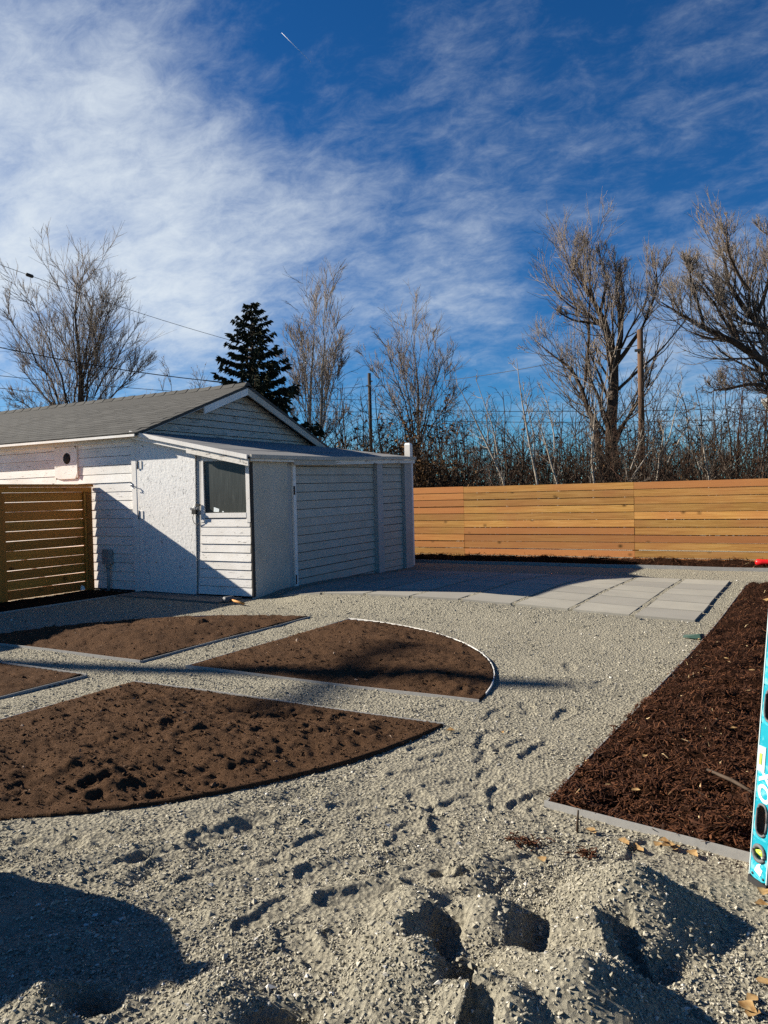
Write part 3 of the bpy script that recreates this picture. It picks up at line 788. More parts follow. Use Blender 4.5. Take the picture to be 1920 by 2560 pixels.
# eave soffit board and fascia
box('frieze_board', XL, GXw - .04, SY - .028, SY + .02, EAVE - .105, EAVE - .01, 'white_trim', shed)
slope = (RIDGE_Z - EAVE) / (RIDGE_Y - SY)
OV = .16
def roof_pt(s, up=0.0):   # s: horizontal run from the eave edge
    return SY - OV + s, EAVE - OV * slope + s * slope + up + .02
y0, z0 = roof_pt(0); y1, z1 = roof_pt(RIDGE_Y - SY + OV)
GO = .20    # overhang of the roof past the gable
roof = prism('roof', [(GXw + GO, y0, z0), (GXw + GO, y1, z1), (GXw + GO, y1, z1 + .05), (GXw + GO, y0, z0 + .035)], [(XL - .2, y0, z0), (XL - .2, y1, z1), (XL - .2, y1, z1 + .05), (XL - .2, y0, z0 + .035)], 'shingle', shed)
yb = BY + OV; zb = z1 - (yb - y1) * slope
prism('back_roof', [(GXw + GO, y1 + .001, z1), (GXw + GO, yb, zb), (GXw + GO, yb, zb + .035), (GXw + GO, y1 + .001, z1 + .05)], [(XL - .2, y1 + .001, z1), (XL - .2, yb, zb), (XL - .2, yb, zb + .035), (XL - .2, y1 + .001, z1 + .05)], 'shingle', shed)
box('fascia', XL - .19, GXw + GO - .03, y0 - .016, y0 - .002, z0 - .012, z0 + .022, 'white_trim', shed)
# shingle tabs: courses up the front slope; the nearest 300 are single pieces
tabs = []
course, tabw = .128, .305
run = RIDGE_Y - SY + OV; sl_len = run * math.sqrt(1 + slope ** 2); nc = int(sl_len / course)
cs, sn = 1 / math.sqrt(1 + slope ** 2), slope / math.sqrt(1 + slope ** 2)
for c in range(nc + 1):
    off = (c % 2) * tabw / 2 + random.uniform(-.01, .01)
    x = GXw + GO + .012 - off * (c % 2 > 0)
    first = True
    while x > XL - .15:
        w = tabw if not (first and c % 2) else tabw
        tabs.append((c, x, tabw)); x -= tabw; first = False
def tab_mesh(c, x, w, jit):
    s0 = c * course - .012; s1 = min(s0 + course + .02, sl_len)
    v = []
    for (s_, t) in ((s0, .003 + jit * .5), (s1, .001)):
        for xx in (x - w + .006, x):
            for base in (0, 1):
                up = (t + .006) if base else -.002
                yy = y0 + s_ * cs - sn * up; zz = z0 + .037 + s_ * sn + cs * up
                v.append((xx, yy, zz))
    # order: s0:(xa b0,b1),(xb b0,b1); s1: same
    return [v[0], v[2], v[6], v[4], v[1], v[3], v[7], v[5]]
def tab_dist(t): 
    xx = t[1]; yy = y0 + t[0] * course * cs; return math.hypot(xx, yy)
tabs.sort(key=tab_dist)
rest_v, rest_f = [], []
for i, (c, x, w) in enumerate(tabs):
    V = tab_mesh(c, x, w, random.uniform(0, .006))
    if i < 300: hexa('shingle', V, 'shingle', roof)
    else:
        b = len(rest_v); rest_v += V; rest_f += [tuple(q + b for q in f) for f in HEX]
o = centre_link('shingle_field', rest_v, rest_f, 'shingle', roof); o['kind'] = 'stuff'
nr = 26
for k in range(nr):
    xa = GXw + GO - k * .26
    hexa('ridge_cap', [(xa - .30, RIDGE_Y - .10, z1 + .035 - .045 + .02), (xa, RIDGE_Y - .10, z1 + .045 - .045 + .02), (xa, RIDGE_Y + .10, z1 + .045 - .045), (xa - .30, RIDGE_Y + .10, z1 + .035 - .045),
                      (xa - .30, RIDGE_Y - .03, z1 + .078), (xa, RIDGE_Y - .03, z1 + .090), (xa, RIDGE_Y + .03, z1 + .090), (xa - .30, RIDGE_Y + .03, z1 + .078)], 'shingle', roof)
# gable end: boards cut to the slope
prism('gable_core', [(GXw - .02, SY + .02, EAVE - .03), (GXw - .02, RIDGE_Y, RIDGE_Z - .04), (GXw - .02, BY - .02, EAVE - .03)], [(GXw - .3, SY + .02, EAVE - .03), (GXw - .3, RIDGE_Y, RIDGE_Z - .04), (GXw - .3, BY - .02, EAVE - .03)], 'backing', shed)
z = EAVE - .14; gp = .112
while z < RIDGE_Z - .06:
    za, zb_ = z, min(z + gp - .009, RIDGE_Z - .05)
    half = lambda zz: min(RIDGE_Y - SY, max(.02, (RIDGE_Z - .02 - zz) / slope))
    h0, h1 = half(za), half(zb_)
    A = [(GXw - .02, RIDGE_Y - h0, za), (GXw + .016, RIDGE_Y - h0, za), (GXw + .016, RIDGE_Y + h0, za), (GXw - .02, RIDGE_Y + h0, za), (GXw - .02, RIDGE_Y - h1, zb_), (GXw - .006, RIDGE_Y - h1, zb_), (GXw - .006, RIDGE_Y + h1, zb_), (GXw - .02, RIDGE_Y + h1, zb_)]
    hexa('gable_board', A, 'gable_siding', shed); z += gp
for sgn in (-1, 1):     # barge boards under the roof edge
    if sgn < 0: ya, yz = RIDGE_Y - 1.05, RIDGE_Y
    else: ya, yz = RIDGE_Y, BY + OV
    za_ = RIDGE_Z + .02 - abs(ya - RIDGE_Y) * slope; zz_ = RIDGE_Z + .02 - abs(yz - RIDGE_Y) * slope
    V = []
    for xx in (GXw + GO - .035, GXw + GO - .008):
        V += [(xx, ya, za_ - .115), (xx, yz, zz_ - .115), (xx, yz, zz_ - .003), (xx, ya, za_ - .003)]
    prism('barge_board', V[:4], V[4:], 'grimy_shaded_siding' if sgn > 0 else 'white_trim', shed)
ys_ = RIDGE_Y - 1.05; zs_ = RIDGE_Z + .02 - 1.05 * slope
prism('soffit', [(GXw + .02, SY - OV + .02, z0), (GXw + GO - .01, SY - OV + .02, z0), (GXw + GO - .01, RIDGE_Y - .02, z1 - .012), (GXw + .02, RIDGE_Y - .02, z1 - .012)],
      [(GXw + .02, SY - OV + .02, z0 - .012), (GXw + GO - .01, SY - OV + .02, z0 - .012), (GXw + GO - .01, RIDGE_Y - .02, z1 - .024), (GXw + .02, RIDGE_Y - .02, z1 - .024)], 'shaded_grey_trim', shed)

# ---- lean-to
LE0, LE1, LT0, LT1 = 1.815, 1.925, 2.235, 2.225     # eave heights near / far, heights at the gable near / far
FY, BYL = SY, 12.16
def lr(x, y):   # lean-to roof underside
    t = (x - GXw) / (SX - GXw); u = (y - FY) / (BYL - FY)
    return (LT0 + (LE0 - LT0) * t) * (1 - u) + (LT1 + (LE1 - LT1) * t) * u
box('lean_to_core', GXw, SX - .03, FY + .05, BYL, -.1, 1.72, 'interior', shed)
xa, xb, ya, yb2 = GXw + .003, SX + .085, FY - .10, BYL + .06
def sagz(y): return -.018 * math.sin(math.pi * max(0, min(1, (y - ya) / (yb2 - ya) * 1.25)))
V = []; ny, nxr = 14, 5
for top in (0, 1):
    for j in range(ny + 1):
        for i in range(nxr + 1):
            x = xa + (xb - xa) * i / nxr; y = ya + (yb2 - ya) * j / ny
            V.append((x, y, lr(x, y) + (.045 if top else .02) + sagz(y) * i / nxr))
Fc = []; st = (ny + 1) * (nxr + 1)
for j in range(ny):
    for i in range(nxr):
        q = [j * (nxr + 1) + i, j * (nxr + 1) + i + 1, (j + 1) * (nxr + 1) + i + 1, (j + 1) * (nxr + 1) + i]
        Fc.append(tuple(q[::-1])); Fc.append(tuple(k + st for k in q))
for j in range(ny):
    for i in (0, nxr):
        q = (j * (nxr + 1) + i, (j + 1) * (nxr + 1) + i, (j + 1) * (nxr + 1) + i + st, j * (nxr + 1) + i + st); Fc.append(q if i else q[::-1])
for i in range(nxr):
    for j in (0, ny):
        q = (j * (nxr + 1) + i, j * (nxr + 1) + i + 1, j * (nxr + 1) + i + 1 + st, j * (nxr + 1) + i + st); Fc.append(q if j == 0 else q[::-1])
lroof = centre_link('lean_to_roof', V, Fc, 'rolled_roofing', shed)
for k in range(1, 4):      # lap seams of the rolled roofing
    x = xa + (xb - xa) * k / 4
    pts = [(x, y, lr(x, y) + .049 + sagz(y) * k / 4) for y in np.linspace(ya + .02, yb2 - .02, 10)]
    A = [(p[0] - .02, p[1], p[2] + .004) for p in pts] + [(p[0] + .02, p[1], p[2] - .012 + .004) for p in pts[::-1]]
    Fq = [(i, i + 1, 18 - i, 19 - i) for i in range(9)]
    low = [(a[0], a[1], a[2] - .006) for a in A]
    prism('roofing_seam', A, low, 'rolled_roofing', lroof)
# front rake: two overlapping boards
def rake(x0, x1, yy, dz0, dz1, mat):
    V = []
    for y_ in (yy, yy + .024):
        V += [(x0, y_, lr(x0, FY) + dz0), (x1, y_, lr(x1, FY) + dz0), (x1, y_, lr(x1, FY) + dz1), (x0, y_, lr(x0, FY) + dz1)]
    prism('rake_board', V[:4], V[4:], mat, shed)
rake(GXw + .02, SX + .05, ya - .026, -.012, .043, 'white_trim')
rake(GXw + .01, -7.24, ya + .004, -.065, -.015, 'white_trim')
rake(-7.26, SX + .052, ya - .004, -.098, -.015, 'peeling_trim')
# eave fascia on the long side: upper strip and peeling lower boards
def eave(y0_, y1_, xx, d0, d1, mat, n=8):
    A, B = [], []
    ys = np.linspace(y0_, y1_, n)
    top = [(y, lr(SX, y) + d1 + sagz(y)) for y in ys]; bot = [(y, lr(SX, y) + d0 + sagz(y)) for y in ys[::-1]]
    A = [(xx, y, z) for y, z in top + bot]; B = [(xx + .022, y, z) for y, z in top + bot]
    V = A + B; m_ = len(A); Fc = []
    for i in range(n - 1):
        Fc.append((i, i + 1, m_ - 2 - i, m_ - 1 - i)); Fc.append((m_ + m_ - 1 - i, m_ + m_ - 2 - i, m_ + i + 1, m_ + i))
    for i in range(m_): j = (i + 1) % m_; Fc.append((j, i, m_ + i, m_ + j))
    centre_link('eave_fascia', V, Fc, mat, shed)
eave(ya, yb2, SX + .087, -.012, .040, 'grimy_shaded_siding', 14)
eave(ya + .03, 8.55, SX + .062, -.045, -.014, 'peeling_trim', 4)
eave(8.553, 9.6, SX + .064, -.082, -.014, 'grimy_shaded_siding', 5)
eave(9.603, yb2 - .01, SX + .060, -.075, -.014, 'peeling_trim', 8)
# front: OSB door, post, glazed door panel
zt = lambda x: lr(x, FY) - .005
def front_poly(name, pts, yf, th, mat, parent): return prism(name, [(x, yf, z) for x, z in pts], [(x, yf + th, z) for x, z in pts], mat, parent)
osb = front_poly('osb_door', [(-8.29, .03), (-7.235, .02), (-7.19, zt(-7.19) - .02), (-8.225, zt(-8.225) - .02)], FY - .012, .02, 'osb_white', shed)
osb['label'] = 'white painted strand board door leaf with rough flakes'
front_poly('door_jamb', [(-8.315, .02), (-8.297, .03), (-8.232, zt(-8.232) - .02), (-8.315, zt(-8.315) - .02)], FY - .008, .03, 'white_trim', shed)
for zc in (1.80, 1.10):
    hg = box('hinge', -8.285 + .03, -8.215 + .03, FY - .019, FY - .013, zc - .055, zc + .055, 'white_trim', osb)
    tube('hinge_pin', [(-8.262, FY - .022, zc - .06), (-8.262, FY - .022, zc + .06)], .007, 'dark_metal', osb, 8)
post = front_poly('door_post', [(-7.222, .03), (-7.19, .02), (-7.075, zt(-7.075)), (-7.178, zt(-7.178))], FY + .004, .03, 'shaded_grey_trim', shed)
gd = link('glazed_door', None, shed, np.array([-6.75, FY, .9]) - wloc(shed))
gd['label'] = 'half glazed lean-to door with dark dusty pane above lapped boards'
xw0, xw1, zw0, zw1 = -7.055, -6.345, 1.115, 1.775
box('window_pane', xw0 - .004, xw1 + .004, FY + .012, FY + .022, zw0 - .004, zw1 + .03, 'dirty_glass', gd)
front_poly('window_stile', [(-7.120, .99), (-7.058, .99), (-7.058, zt(-7.058) - .03), (-7.072, zt(-7.072) - .03)], FY - .010, .032, 'white_trim', gd)
front_poly('window_stile', [(-6.342, .99), (-6.282, .99), (-6.282, zt(-6.282) - .01), (-6.342, zt(-6.342) - .01)], FY - .010, .032, 'white_trim', gd)
front_poly('window_sill', [(-7.055, 1.05), (-6.345, 1.05), (-6.345, 1.113), (-7.055, 1.113)], FY - .012, .034, 'white_trim', gd)
front_poly('window_head', [(-7.055, 1.80), (-6.345, 1.785), (-6.345, zt(-6.345)), (-7.055, zt(-7.055) - .02)], FY - .004, .026, 'white_trim', gd)
front_poly('lower_panel_core', [(-7.19, .03), (-6.30, .02), (-6.30, 1.06), (-7.12, 1.06)], FY + .006, .03, 'backing', gd)
zz = .035
for k in range(9):
    z1_ = zz + .112
    xl = -7.196 + .012 * k * .8 + random.uniform(-.004, .004)
    lap('door_board', xl, -6.292 + random.uniform(-.006, .006), FY + .004, zz, z1_ - .006, 'white_siding', gd, .013); zz = z1_
# remnants of a paper sticker on the glass
prism('sticker_scrap', [(-6.91, FY + .010, 1.128), (-6.82, FY + .010, 1.126), (-6.815, FY + .010, 1.165), (-6.86, FY + .010, 1.178), (-6.905, FY + .010, 1.190)], [(-6.91, FY + .0125, 1.128), (-6.82, FY + .0125, 1.126), (-6.815, FY + .0125, 1.165), (-6.86, FY + .0125, 1.178), (-6.905, FY + .0125, 1.190)], 'white_print', gd)
prism('sticker_scrap', [(-6.77, FY + .010, 1.123), (-6.73, FY + .010, 1.121), (-6.75, FY + .010, 1.140)], [(-6.77, FY + .0125, 1.123), (-6.73, FY + .0125, 1.121), (-6.75, FY + .0125, 1.140)], 'white_print', gd)
# lock: hasp, padlock body, wire loop
hasp = link('hasp', None, shed, np.array([-7.2, FY - .02, 1.18]) - wloc(shed))
box('hasp_plate', -7.290, -7.135, FY - .028, FY - .016, 1.155, 1.190, 'steel', hasp)
box('padlock', -7.235, -7.165, FY - .060, FY - .030, 1.100, 1.160, 'dark_metal', hasp)
a = np.linspace(0, math.pi, 10)
tube('shackle', [(-7.2 + .024 * math.cos(t), FY - .045, 1.160 + .045 * math.sin(t)) for t in a], .006, 'steel', hasp, 8)
box('lock_bolt', -7.185, -7.11, FY - .040, FY - .017, 1.21, 1.235, 'dark_metal', hasp)
a = np.linspace(-.3, 2 * math.pi - .3, 26)
tube('wire_loop', [(-7.185 + .060 * math.cos(t), FY - .03 - .012 * math.sin(t), 1.035 + .075 * math.sin(t)) for t in a], .004, 'black_rubber', hasp, 6)
# hook on the corner board
hk = tube('gate_hook', [(-8.40, FY - .02, 1.52), (-8.37, FY - .05, 1.535), (-8.31, FY - .05, 1.50), (-8.285, FY - .03, 1.50), (-8.30, FY - .045, 1.47), (-8.35, FY - .045, 1.475)], .005, 'steel', shed, 6)
box('hook_plate', -8.41, -8.385, FY - .022, FY - .013, 1.50, 1.55, 'steel', hk)
# torn dark gap edge at the corner of the lean-to
box('corner_gap', -6.286, -6.268, FY - .006, FY + .05, .02, 1.76, 'backing', shed)
# long side facing the patio
RISE = .012
front = lambda y: lr(SX, y) - .03
def side_poly(name, y0_, y1_, zl0, zl1, zt0, zt1, x0_, x1_, mat, parent=None):
    return prism(name, [(x1_, y0_, zl0), (x1_, y1_, zl1), (x1_, y1_, zt1), (x1_, y0_, zt0)], [(x0_, y0_, zl0), (x0_, y1_, zl1), (x0_, y1_, zt1), (x0_, y0_, zt0)], mat, parent or shed)
pp = side_poly('plywood_panel', FY - .004, 8.50, -.02, .03, front(FY), front(8.50), SX - .02, SX, 'plywood_panel'); pp['label'] = 'smooth stained plywood panel at the lean-to corner'
side_poly('trim_post', 8.508, 8.60, .02, .02, front(8.5) - .01, front(8.6) - .01, SX - .03, SX - .006, 'shaded_grey_trim')
tp = side_poly('trim_post', 8.604, 8.668, .02, .02, front(8.6) - .03, front(8.66) - .03, SX - .03, SX + .022, 'white_trim')
box('strike_plate', SX + .0225, SX + .028, 8.605, 8.640, 1.33, 1.45, 'dark_metal', tp)
box('strike_plate', SX + .0225, SX + .027, 8.607, 8.630, .09, .22, 'dark_metal', tp)
box('wall_core', SX - .08, SX - .031, 8.6, BYL - .01, -.05, 1.80, 'backing', shed)
zz = -.09; PS = .1215; k = 0
while zz < 1.80:
    for (ya_, yb_) in ((8.672, 10.885), (11.075, 11.87)):
        top = min(zz + PS - .010, 1.83)
        if top - zz > .03: lapx('siding_board', ya_, yb_, SX - .03, zz + random.uniform(-.003, .003), top, 'grimy_shaded_siding', shed, .017, RISE, 8.672)
    zz += PS; k += 1
side_poly('wall_post', 10.89, 11.07, -.02, -.02, front(10.9) - .02, front(11.07) - .02, SX - .03, SX + .055, 'shaded_grey_trim')
side_poly('wall_post', 11.878, 12.145, -.05, -.05, front(11.9) - .02, front(12.1) - .02, SX - .03, SX + .045, 'shaded_grey_trim')
box('back_wall', GXw, SX - .03, BYL - .02, BYL, -.05, 1.85, 'grimy_shaded_siding', shed)
# white stub of a post behind the lean-to
q = at_depth(1015, 1106, 13.6)
pt = thing('fence_post', 'white weathered post rising above the lean-to roof corner', 'post', (-6.42, 12.42, 0))
box('post_shaft', -6.475, -6.365, 12.365, 12.475, -.1, 2.20, 'white_trim', pt)
prism('post_top', [(-6.475, 12.365, 2.20), (-6.365, 12.365, 2.20), (-6.365, 12.475, 2.20), (-6.475, 12.475, 2.20)], [(-6.46, 12.38, 2.235), (-6.38, 12.38, 2.235), (-6.38, 12.46, 2.235), (-6.46, 12.46, 2.235)], 'white_trim', pt)
# electrical box on the wall
eb = thing('electrical_box', 'grey electrical box with conduit on the shaded siding', 'electrical box', (-8.88, SY - .03, 0))
box('housing', -8.945, -8.825, SY - .085, SY - .012, .40, .60, 'grey_box', eb)
box('lid', -8.952, -8.818, SY - .095, SY - .086, .39, .61, 'grey_box', eb)
tube('conduit', [(-8.885, SY - .05, -.05), (-8.885, SY - .05, .40)], .022, 'grey_box', eb, 10)
tube('conduit_collar', [(-8.885, SY - .05, .33), (-8.885, SY - .05, .395)], .032, 'grey_box', eb, 10)

# ------------------------------------------------------------------ slatted cedar panel beside the shed
FXP, GTOP = -9.26, 1.555
panel_lab = ['slatted cedar fence panel with capped posts abutting the shed wall', 'second slatted cedar fence panel continuing from the one at the shed wall']
def cedar_panel(yn, yf, label):
    t = thing('slatted_fence', label, 'fence', (FXP, (yn + yf) / 2, 0), 'slatted cedar fence panels')
    box('post', FXP - .05, FXP + .045, yf - .105, yf - .012, -.15, GTOP - .048, 'cedar_post', t)
    box('post', FXP - .05, FXP + .045, yn, yn + .093, -.15, GTOP - .048, 'cedar_post', t)
    box('cap_rail', FXP - .075, FXP + .075, yn - .005, yf - .004, GTOP - .038, GTOP, 'cedar_wood', t)
    box('top_rail', FXP - .020, FXP + .050, yn + .001, yf - .014, GTOP - .110, GTOP - .042, 'cedar_wood', t)
    for y_ in (yf - .146, yn + .097):
        box('trim_strip', FXP + .008, FXP + .040, y_, y_ + .036, .0, GTOP - .115, 'cedar_post', t)
    z = .02; k = 0
    while z < GTOP - .16:
        h = .1235; g = random.uniform(.004, .008)
        s_ = random.uniform(-.004, .004)
        V = [(FXP - .02, yn + .095, z + s_), (FXP + .004, yn + .095, z + s_), (FXP + .004, yf - .107, z - s_), (FXP - .02, yf - .107, z - s_)]
        V += [(a, b, c + h) for a, b, c in V]
        hexa('slat', V, 'cedar_wood', t); z += h + g; k += 1
cedar_panel(6.17, 7.70, panel_lab[0]); cedar_panel(4.62, 6.165, panel_lab[1])
t = cedar_panel(3.35, 4.615, 'third slatted cedar fence panel, the one ending at the open yard')

# ------------------------------------------------------------------ long plank fence
FY2 = 13.70
pf = thing('plank_fence', 'new orange wooden fence of long horizontal planks behind the patio', 'fence', (-2.5, FY2 + .05, 0))
cuts = [-9.2, -5.90, -2.70, .50, 3.7]
BP = .1325
for c in range(4):
    for k in range(11):
        z0_ = 1.435 - (k + 1) * BP + random.uniform(-.002, .002); hgt = BP - random.uniform(.008, .017)
        x0_, x1_ = cuts[c] + .002, cuts[c + 1] - .002
        s_ = random.uniform(-.003, .003); pr = random.uniform(0, .004)
        V = [(x0_, FY2 - pr, z0_ + s_), (x1_, FY2 - pr, z0_ - s_), (x1_, FY2 + .036, z0_ - s_), (x0_, FY2 + .036, z0_ + s_)]
        V += [(a, b, q_ + hgt) for a, b, q_ in V]
        hexa('plank', V, 'fence_wood', pf)
for c in range(5): box('post', cuts[c] - .045, cuts[c] + .045, FY2 + .038, FY2 + .128, -.2, 1.36, 'cedar_post', pf)

# ------------------------------------------------------------------ trees
def grow(S, D, L, R0, nseg, jit, up, taper=.15, curl=None):
    n = len(S); P = np.zeros((n, nseg + 1, 3)); Rr = np.zeros((n, nseg + 1)); P[:, 0] = S; d = D / np.linalg.norm(D, axis=1, keepdims=True)
    for i in range(nseg):
        d = d + rng.normal(0, jit, (n, 3)) + np.array([0, 0, up]); d /= np.linalg.norm(d, axis=1, keepdims=True)
        P[:, i + 1] = P[:, i] + d * (L / nseg)[:, None]
    f = np.linspace(1, taper, nseg + 1); Rr = R0[:, None] * f[None]
    return P, Rr
def spawn(P, Rr, L, per, t0, ang, lf, rf, rmin):
    n, m_, _ = P.shape
    cnt = rng.poisson(per, n) if np.isscalar(per) else rng.poisson(per)
    ii = np.repeat(np.arange(n), cnt); t = t0 + (1 - t0) * rng.random(len(ii)) ** .85
    x = t * (m_ - 1); k = np.minimum(x.astype(int), m_ - 2); fr = x - k
    S = P[ii, k] * (1 - fr)[:, None] + P[ii, k + 1] * fr[:, None]
    d = P[ii, k + 1] - P[ii, k]; d /= np.linalg.norm(d, axis=1, keepdims=True) + 1e-9
    a = rng.normal(0, 1, (len(ii), 3)); a -= d * (a * d).sum(1, keepdims=True); a /= np.linalg.norm(a, axis=1, keepdims=True) + 1e-9
    an = np.radians(rng.normal(ang, 10, len(ii)))
    D = d * np.cos(an)[:, None] + a * np.sin(an)[:, None]
    Ls = L[ii] * lf * (1 - .52 * t) * rng.uniform(.6, 1.25, len(ii)); r = np.maximum((Rr[ii, k]) * rf, rmin)
    return S, D, Ls, r
def skeleton_tree(name, label, stems, depth, bark, twig, cat='tree', group=None, per=(9, 7, 5), ang=(38, 36, 34), lf=(.42, .45, .5), up=(.10, .08, .05), jit=(.09, .10, .08), rmin=(.014, .0085, .0068), leaves=None, depth_spread=.5, scale_tw=1.0, shrink=.89):
    """stems: polylines of (px, py, radius in m) at a depth; stems also fan out in depth"""
    base = at_depth(stems[0][0][0], stems[0][0][1], depth); base[2] = 0
    t = thing(name, label, cat, base, group)
    allV, allF, nV = [], [], 0
    Ps, Rs, Ls = [], [], []
    n = 9
    for si, st in enumerate(stems):
        fan = rng.normal(0, depth_spread)
        pts = np.array([at_depth(px, py, depth) for px, py, _ in st]); rad = np.array([r for _, _, r in st])
        cum = np.r_[0, np.cumsum(np.linalg.norm(np.diff(pts, axis=0), axis=1))]; u = np.linspace(0, cum[-1], n)
        P = np.stack([np.interp(u, cum, pts[:, k]) for k in range(3)], 1); P[:, 2] *= shrink
        if si > 0:
            off = fan * (u / max(cum[-1], .1)) ** 1.3 * cum[-1] * .35
            P += np.outer(off, RW[:, 2]) * np.array([1, 1, 0])
        Pw = P + rng.normal(0, .012, P.shape) * cum[-1] * .35 * (np.arange(n)[:, None] > 0)
        r_ = np.interp(u, cum, rad) * .72; Ps.append(Pw); Rs.append(r_); Ls.append(cum[-1])
    P0, R0, L0 = np.array(Ps), np.array(Rs), np.array(Ls)
    V, Fq = tube_arrays(P0 - base, R0, 7); allV.append(V); allF.append(Fq); nV += len(V)
    S, D, L, r = spawn(P0, R0, L0, per[0] * (.6 + L0 / L0.mean() * .4), .25, ang[0], lf[0], .30, rmin[0])
    P1, R1 = grow(S, D, L, r, 6, jit[0], up[0])
    V, Fq = tube_arrays(P1 - base, R1, 4); allF.append(Fq + nV); allV.append(V); nV += len(V)
    link('trunk', fast_mesh('trunk', np.concatenate(allV), np.concatenate(allF), bark, True), t)
    S, D, L, r = spawn(P1, R1, L, per[1], .15, ang[1], lf[1], .6, rmin[1])
    P2, R2 = grow(S, D, L, r, 5, jit[1], up[1], .4)
    V2, F2 = tube_arrays(P2 - base, R2, 3)
    S, D, L, r = spawn(P2, R2, L, per[2], .1, ang[2], lf[2], .7, rmin[2])
    # twigs also come straight off the first branches' ends
    Sb, Db, Lb, rb = spawn(P1, R1, np.full(len(P1), L0.mean() * .16), per[2] * .5, .4, ang[2], lf[2] * 1.4, .5, rmin[2])
    S, D, L, r = np.r_[S, Sb], np.r_[D, Db], np.r_[L, Lb], np.r_[np.minimum(r, rmin[2] * 1.3), np.minimum(rb, rmin[2] * 1.5)]
    P3, R3 = grow(S, D, L * scale_tw, r, 2, jit[2], up[2], .5)
    V3, F3 = tube_arrays(P3 - base, R3, 3)
    cr = link('crown', fast_mesh('crown', np.concatenate([V2, V3]), np.concatenate([F2, F3 + len(V2)]), twig, True), t)
    if leaves:
        nl, mat = leaves; pick = rng.integers(0, len(P3), nl); c = P3[pick, -1] - base + rng.normal(0, .03, (nl, 3))
        link_leaves('dead_leaves', c, .035, mat, t)
    return t
def link_leaves(name, c, size, mat, parent):
    n = len(c); u = rng.normal(0, 1, (n, 3)); u /= np.linalg.norm(u, axis=1, keepdims=True); v = np.cross(u, rng.normal(0, 1, (n, 3))); v /= np.linalg.norm(v, axis=1, keepdims=True) + 1e-9
    s_ = (size * rng.uniform(.5, 1.3, n))[:, None]; w = np.cross(u, v) * .25
    V = np.stack([c - u * s_, c + v * s_ * .5 + w * s_, c + u * s_, c - v * s_ * .5 + w * s_], 1).reshape(-1, 3)
    Fq = np.arange(4 * n).reshape(n, 4)
    o = link(name, fast_mesh(name, V, Fq, mat, False, np.repeat(rng.random(n), 4)), parent); o['kind'] = 'stuff'; return o

def stemset(base, tips, r0, r1, mid=.5, bow=.25):
    out = []
    for (tx, ty) in tips:
        bx, by = base; mx_ = bx + (tx - bx) * (mid - bow * .5); my = by + (ty - by) * mid
        out.append([(bx, by, r0), (mx_, my, (r0 + r1) / 2), (tx, ty, r1)])
    return out
# big bare tree behind the shingle roof
st = [[(197, 1330, .24), (197, 1120, .20), (200, 900, .12), (192, 740, .06), (183, 630, .015)]]
st += stemset((190, 1110), [(45, 720), (95, 690), (140, 670), (240, 660), (290, 700), (335, 770), (30, 860), (345, 880), (215, 690), (60, 960), (330, 980)], .085, .014, .5, .35)
skeleton_tree('bare_tree', 'large spreading leafless tree with many stems behind the shingle roof', st, 30, 'bark_brown', 'twig_grey', per=(15, 6.5, 4), ang=(30, 28, 26), lf=(.42, .70, .75), up=(.10, .07, .04))
st = stemset((450, 1180), [(405, 930), (440, 890), (500, 880), (525, 905), (360, 960), (470, 930)], .04, .010)
skeleton_tree('bare_tree', 'small thin leafless tree peeking over the roof ridge', st, 36, 'bark_grey', 'twig_grey', per=(5, 4, 2), ang=(34, 36, 36), lf=(.30, .4, .45), rmin=(.014, .010, .008))
st = stemset((10, 1200), [(-20, 930), (15, 950), (40, 980), (60, 1000)], .05, .012)
skeleton_tree('bare_tree', 'low leafless tree at the end of the roof, under the wires', st, 36, 'bark_grey', 'twig_grey', per=(6, 5, 3), ang=(34, 36, 36), lf=(.34, .4, .45), rmin=(.014, .010, .008))
# slender birch-like tree right of the spruce
st = [[(772, 1330, .12), (772, 1100, .10), (778, 930, .07), (782, 800, .035), (785, 735, .010)], [(800, 1330, .12), (802, 1080, .09), (812, 940, .06), (818, 830, .03), (812, 755, .010)]]
st += stemset((776, 1060), [(712, 850), (735, 800), (755, 770)], .035, .008, .5, .3) + stemset((805, 1040), [(858, 850), (845, 800), (835, 780)], .035, .008, .5, .3) + stemset((772, 1150), [(720, 980), (860, 1000)], .03, .008)
skeleton_tree('bare_tree', 'slender pale leafless tree with twin stems beside the spruce', st, 29, 'bark_pale', 'twig_grey', per=(15, 6, 3.5), ang=(30, 28, 24), lf=(.34, .70, .75), up=(.14, .08, .05), depth_spread=.35)
st = [[(1045, 1330, .12), (1045, 1080, .09), (1043, 940, .06), (1035, 850, .03), (1028, 790, .010)]] + stemset((1042, 1130), [(930, 870), (960, 810), (990, 805), (1070, 810), (1105, 850), (1128, 860), (1000, 850), (1140, 940)], .05, .010, .5, .3)
skeleton_tree('bare_tree', 'fan shaped leafless tree beyond the lean-to roof corner', st, 30, 'bark_grey', 'twig_grey', per=(13, 6, 3.5), ang=(30, 28, 24), lf=(.38, .70, .75), up=(.12, .08, .05))
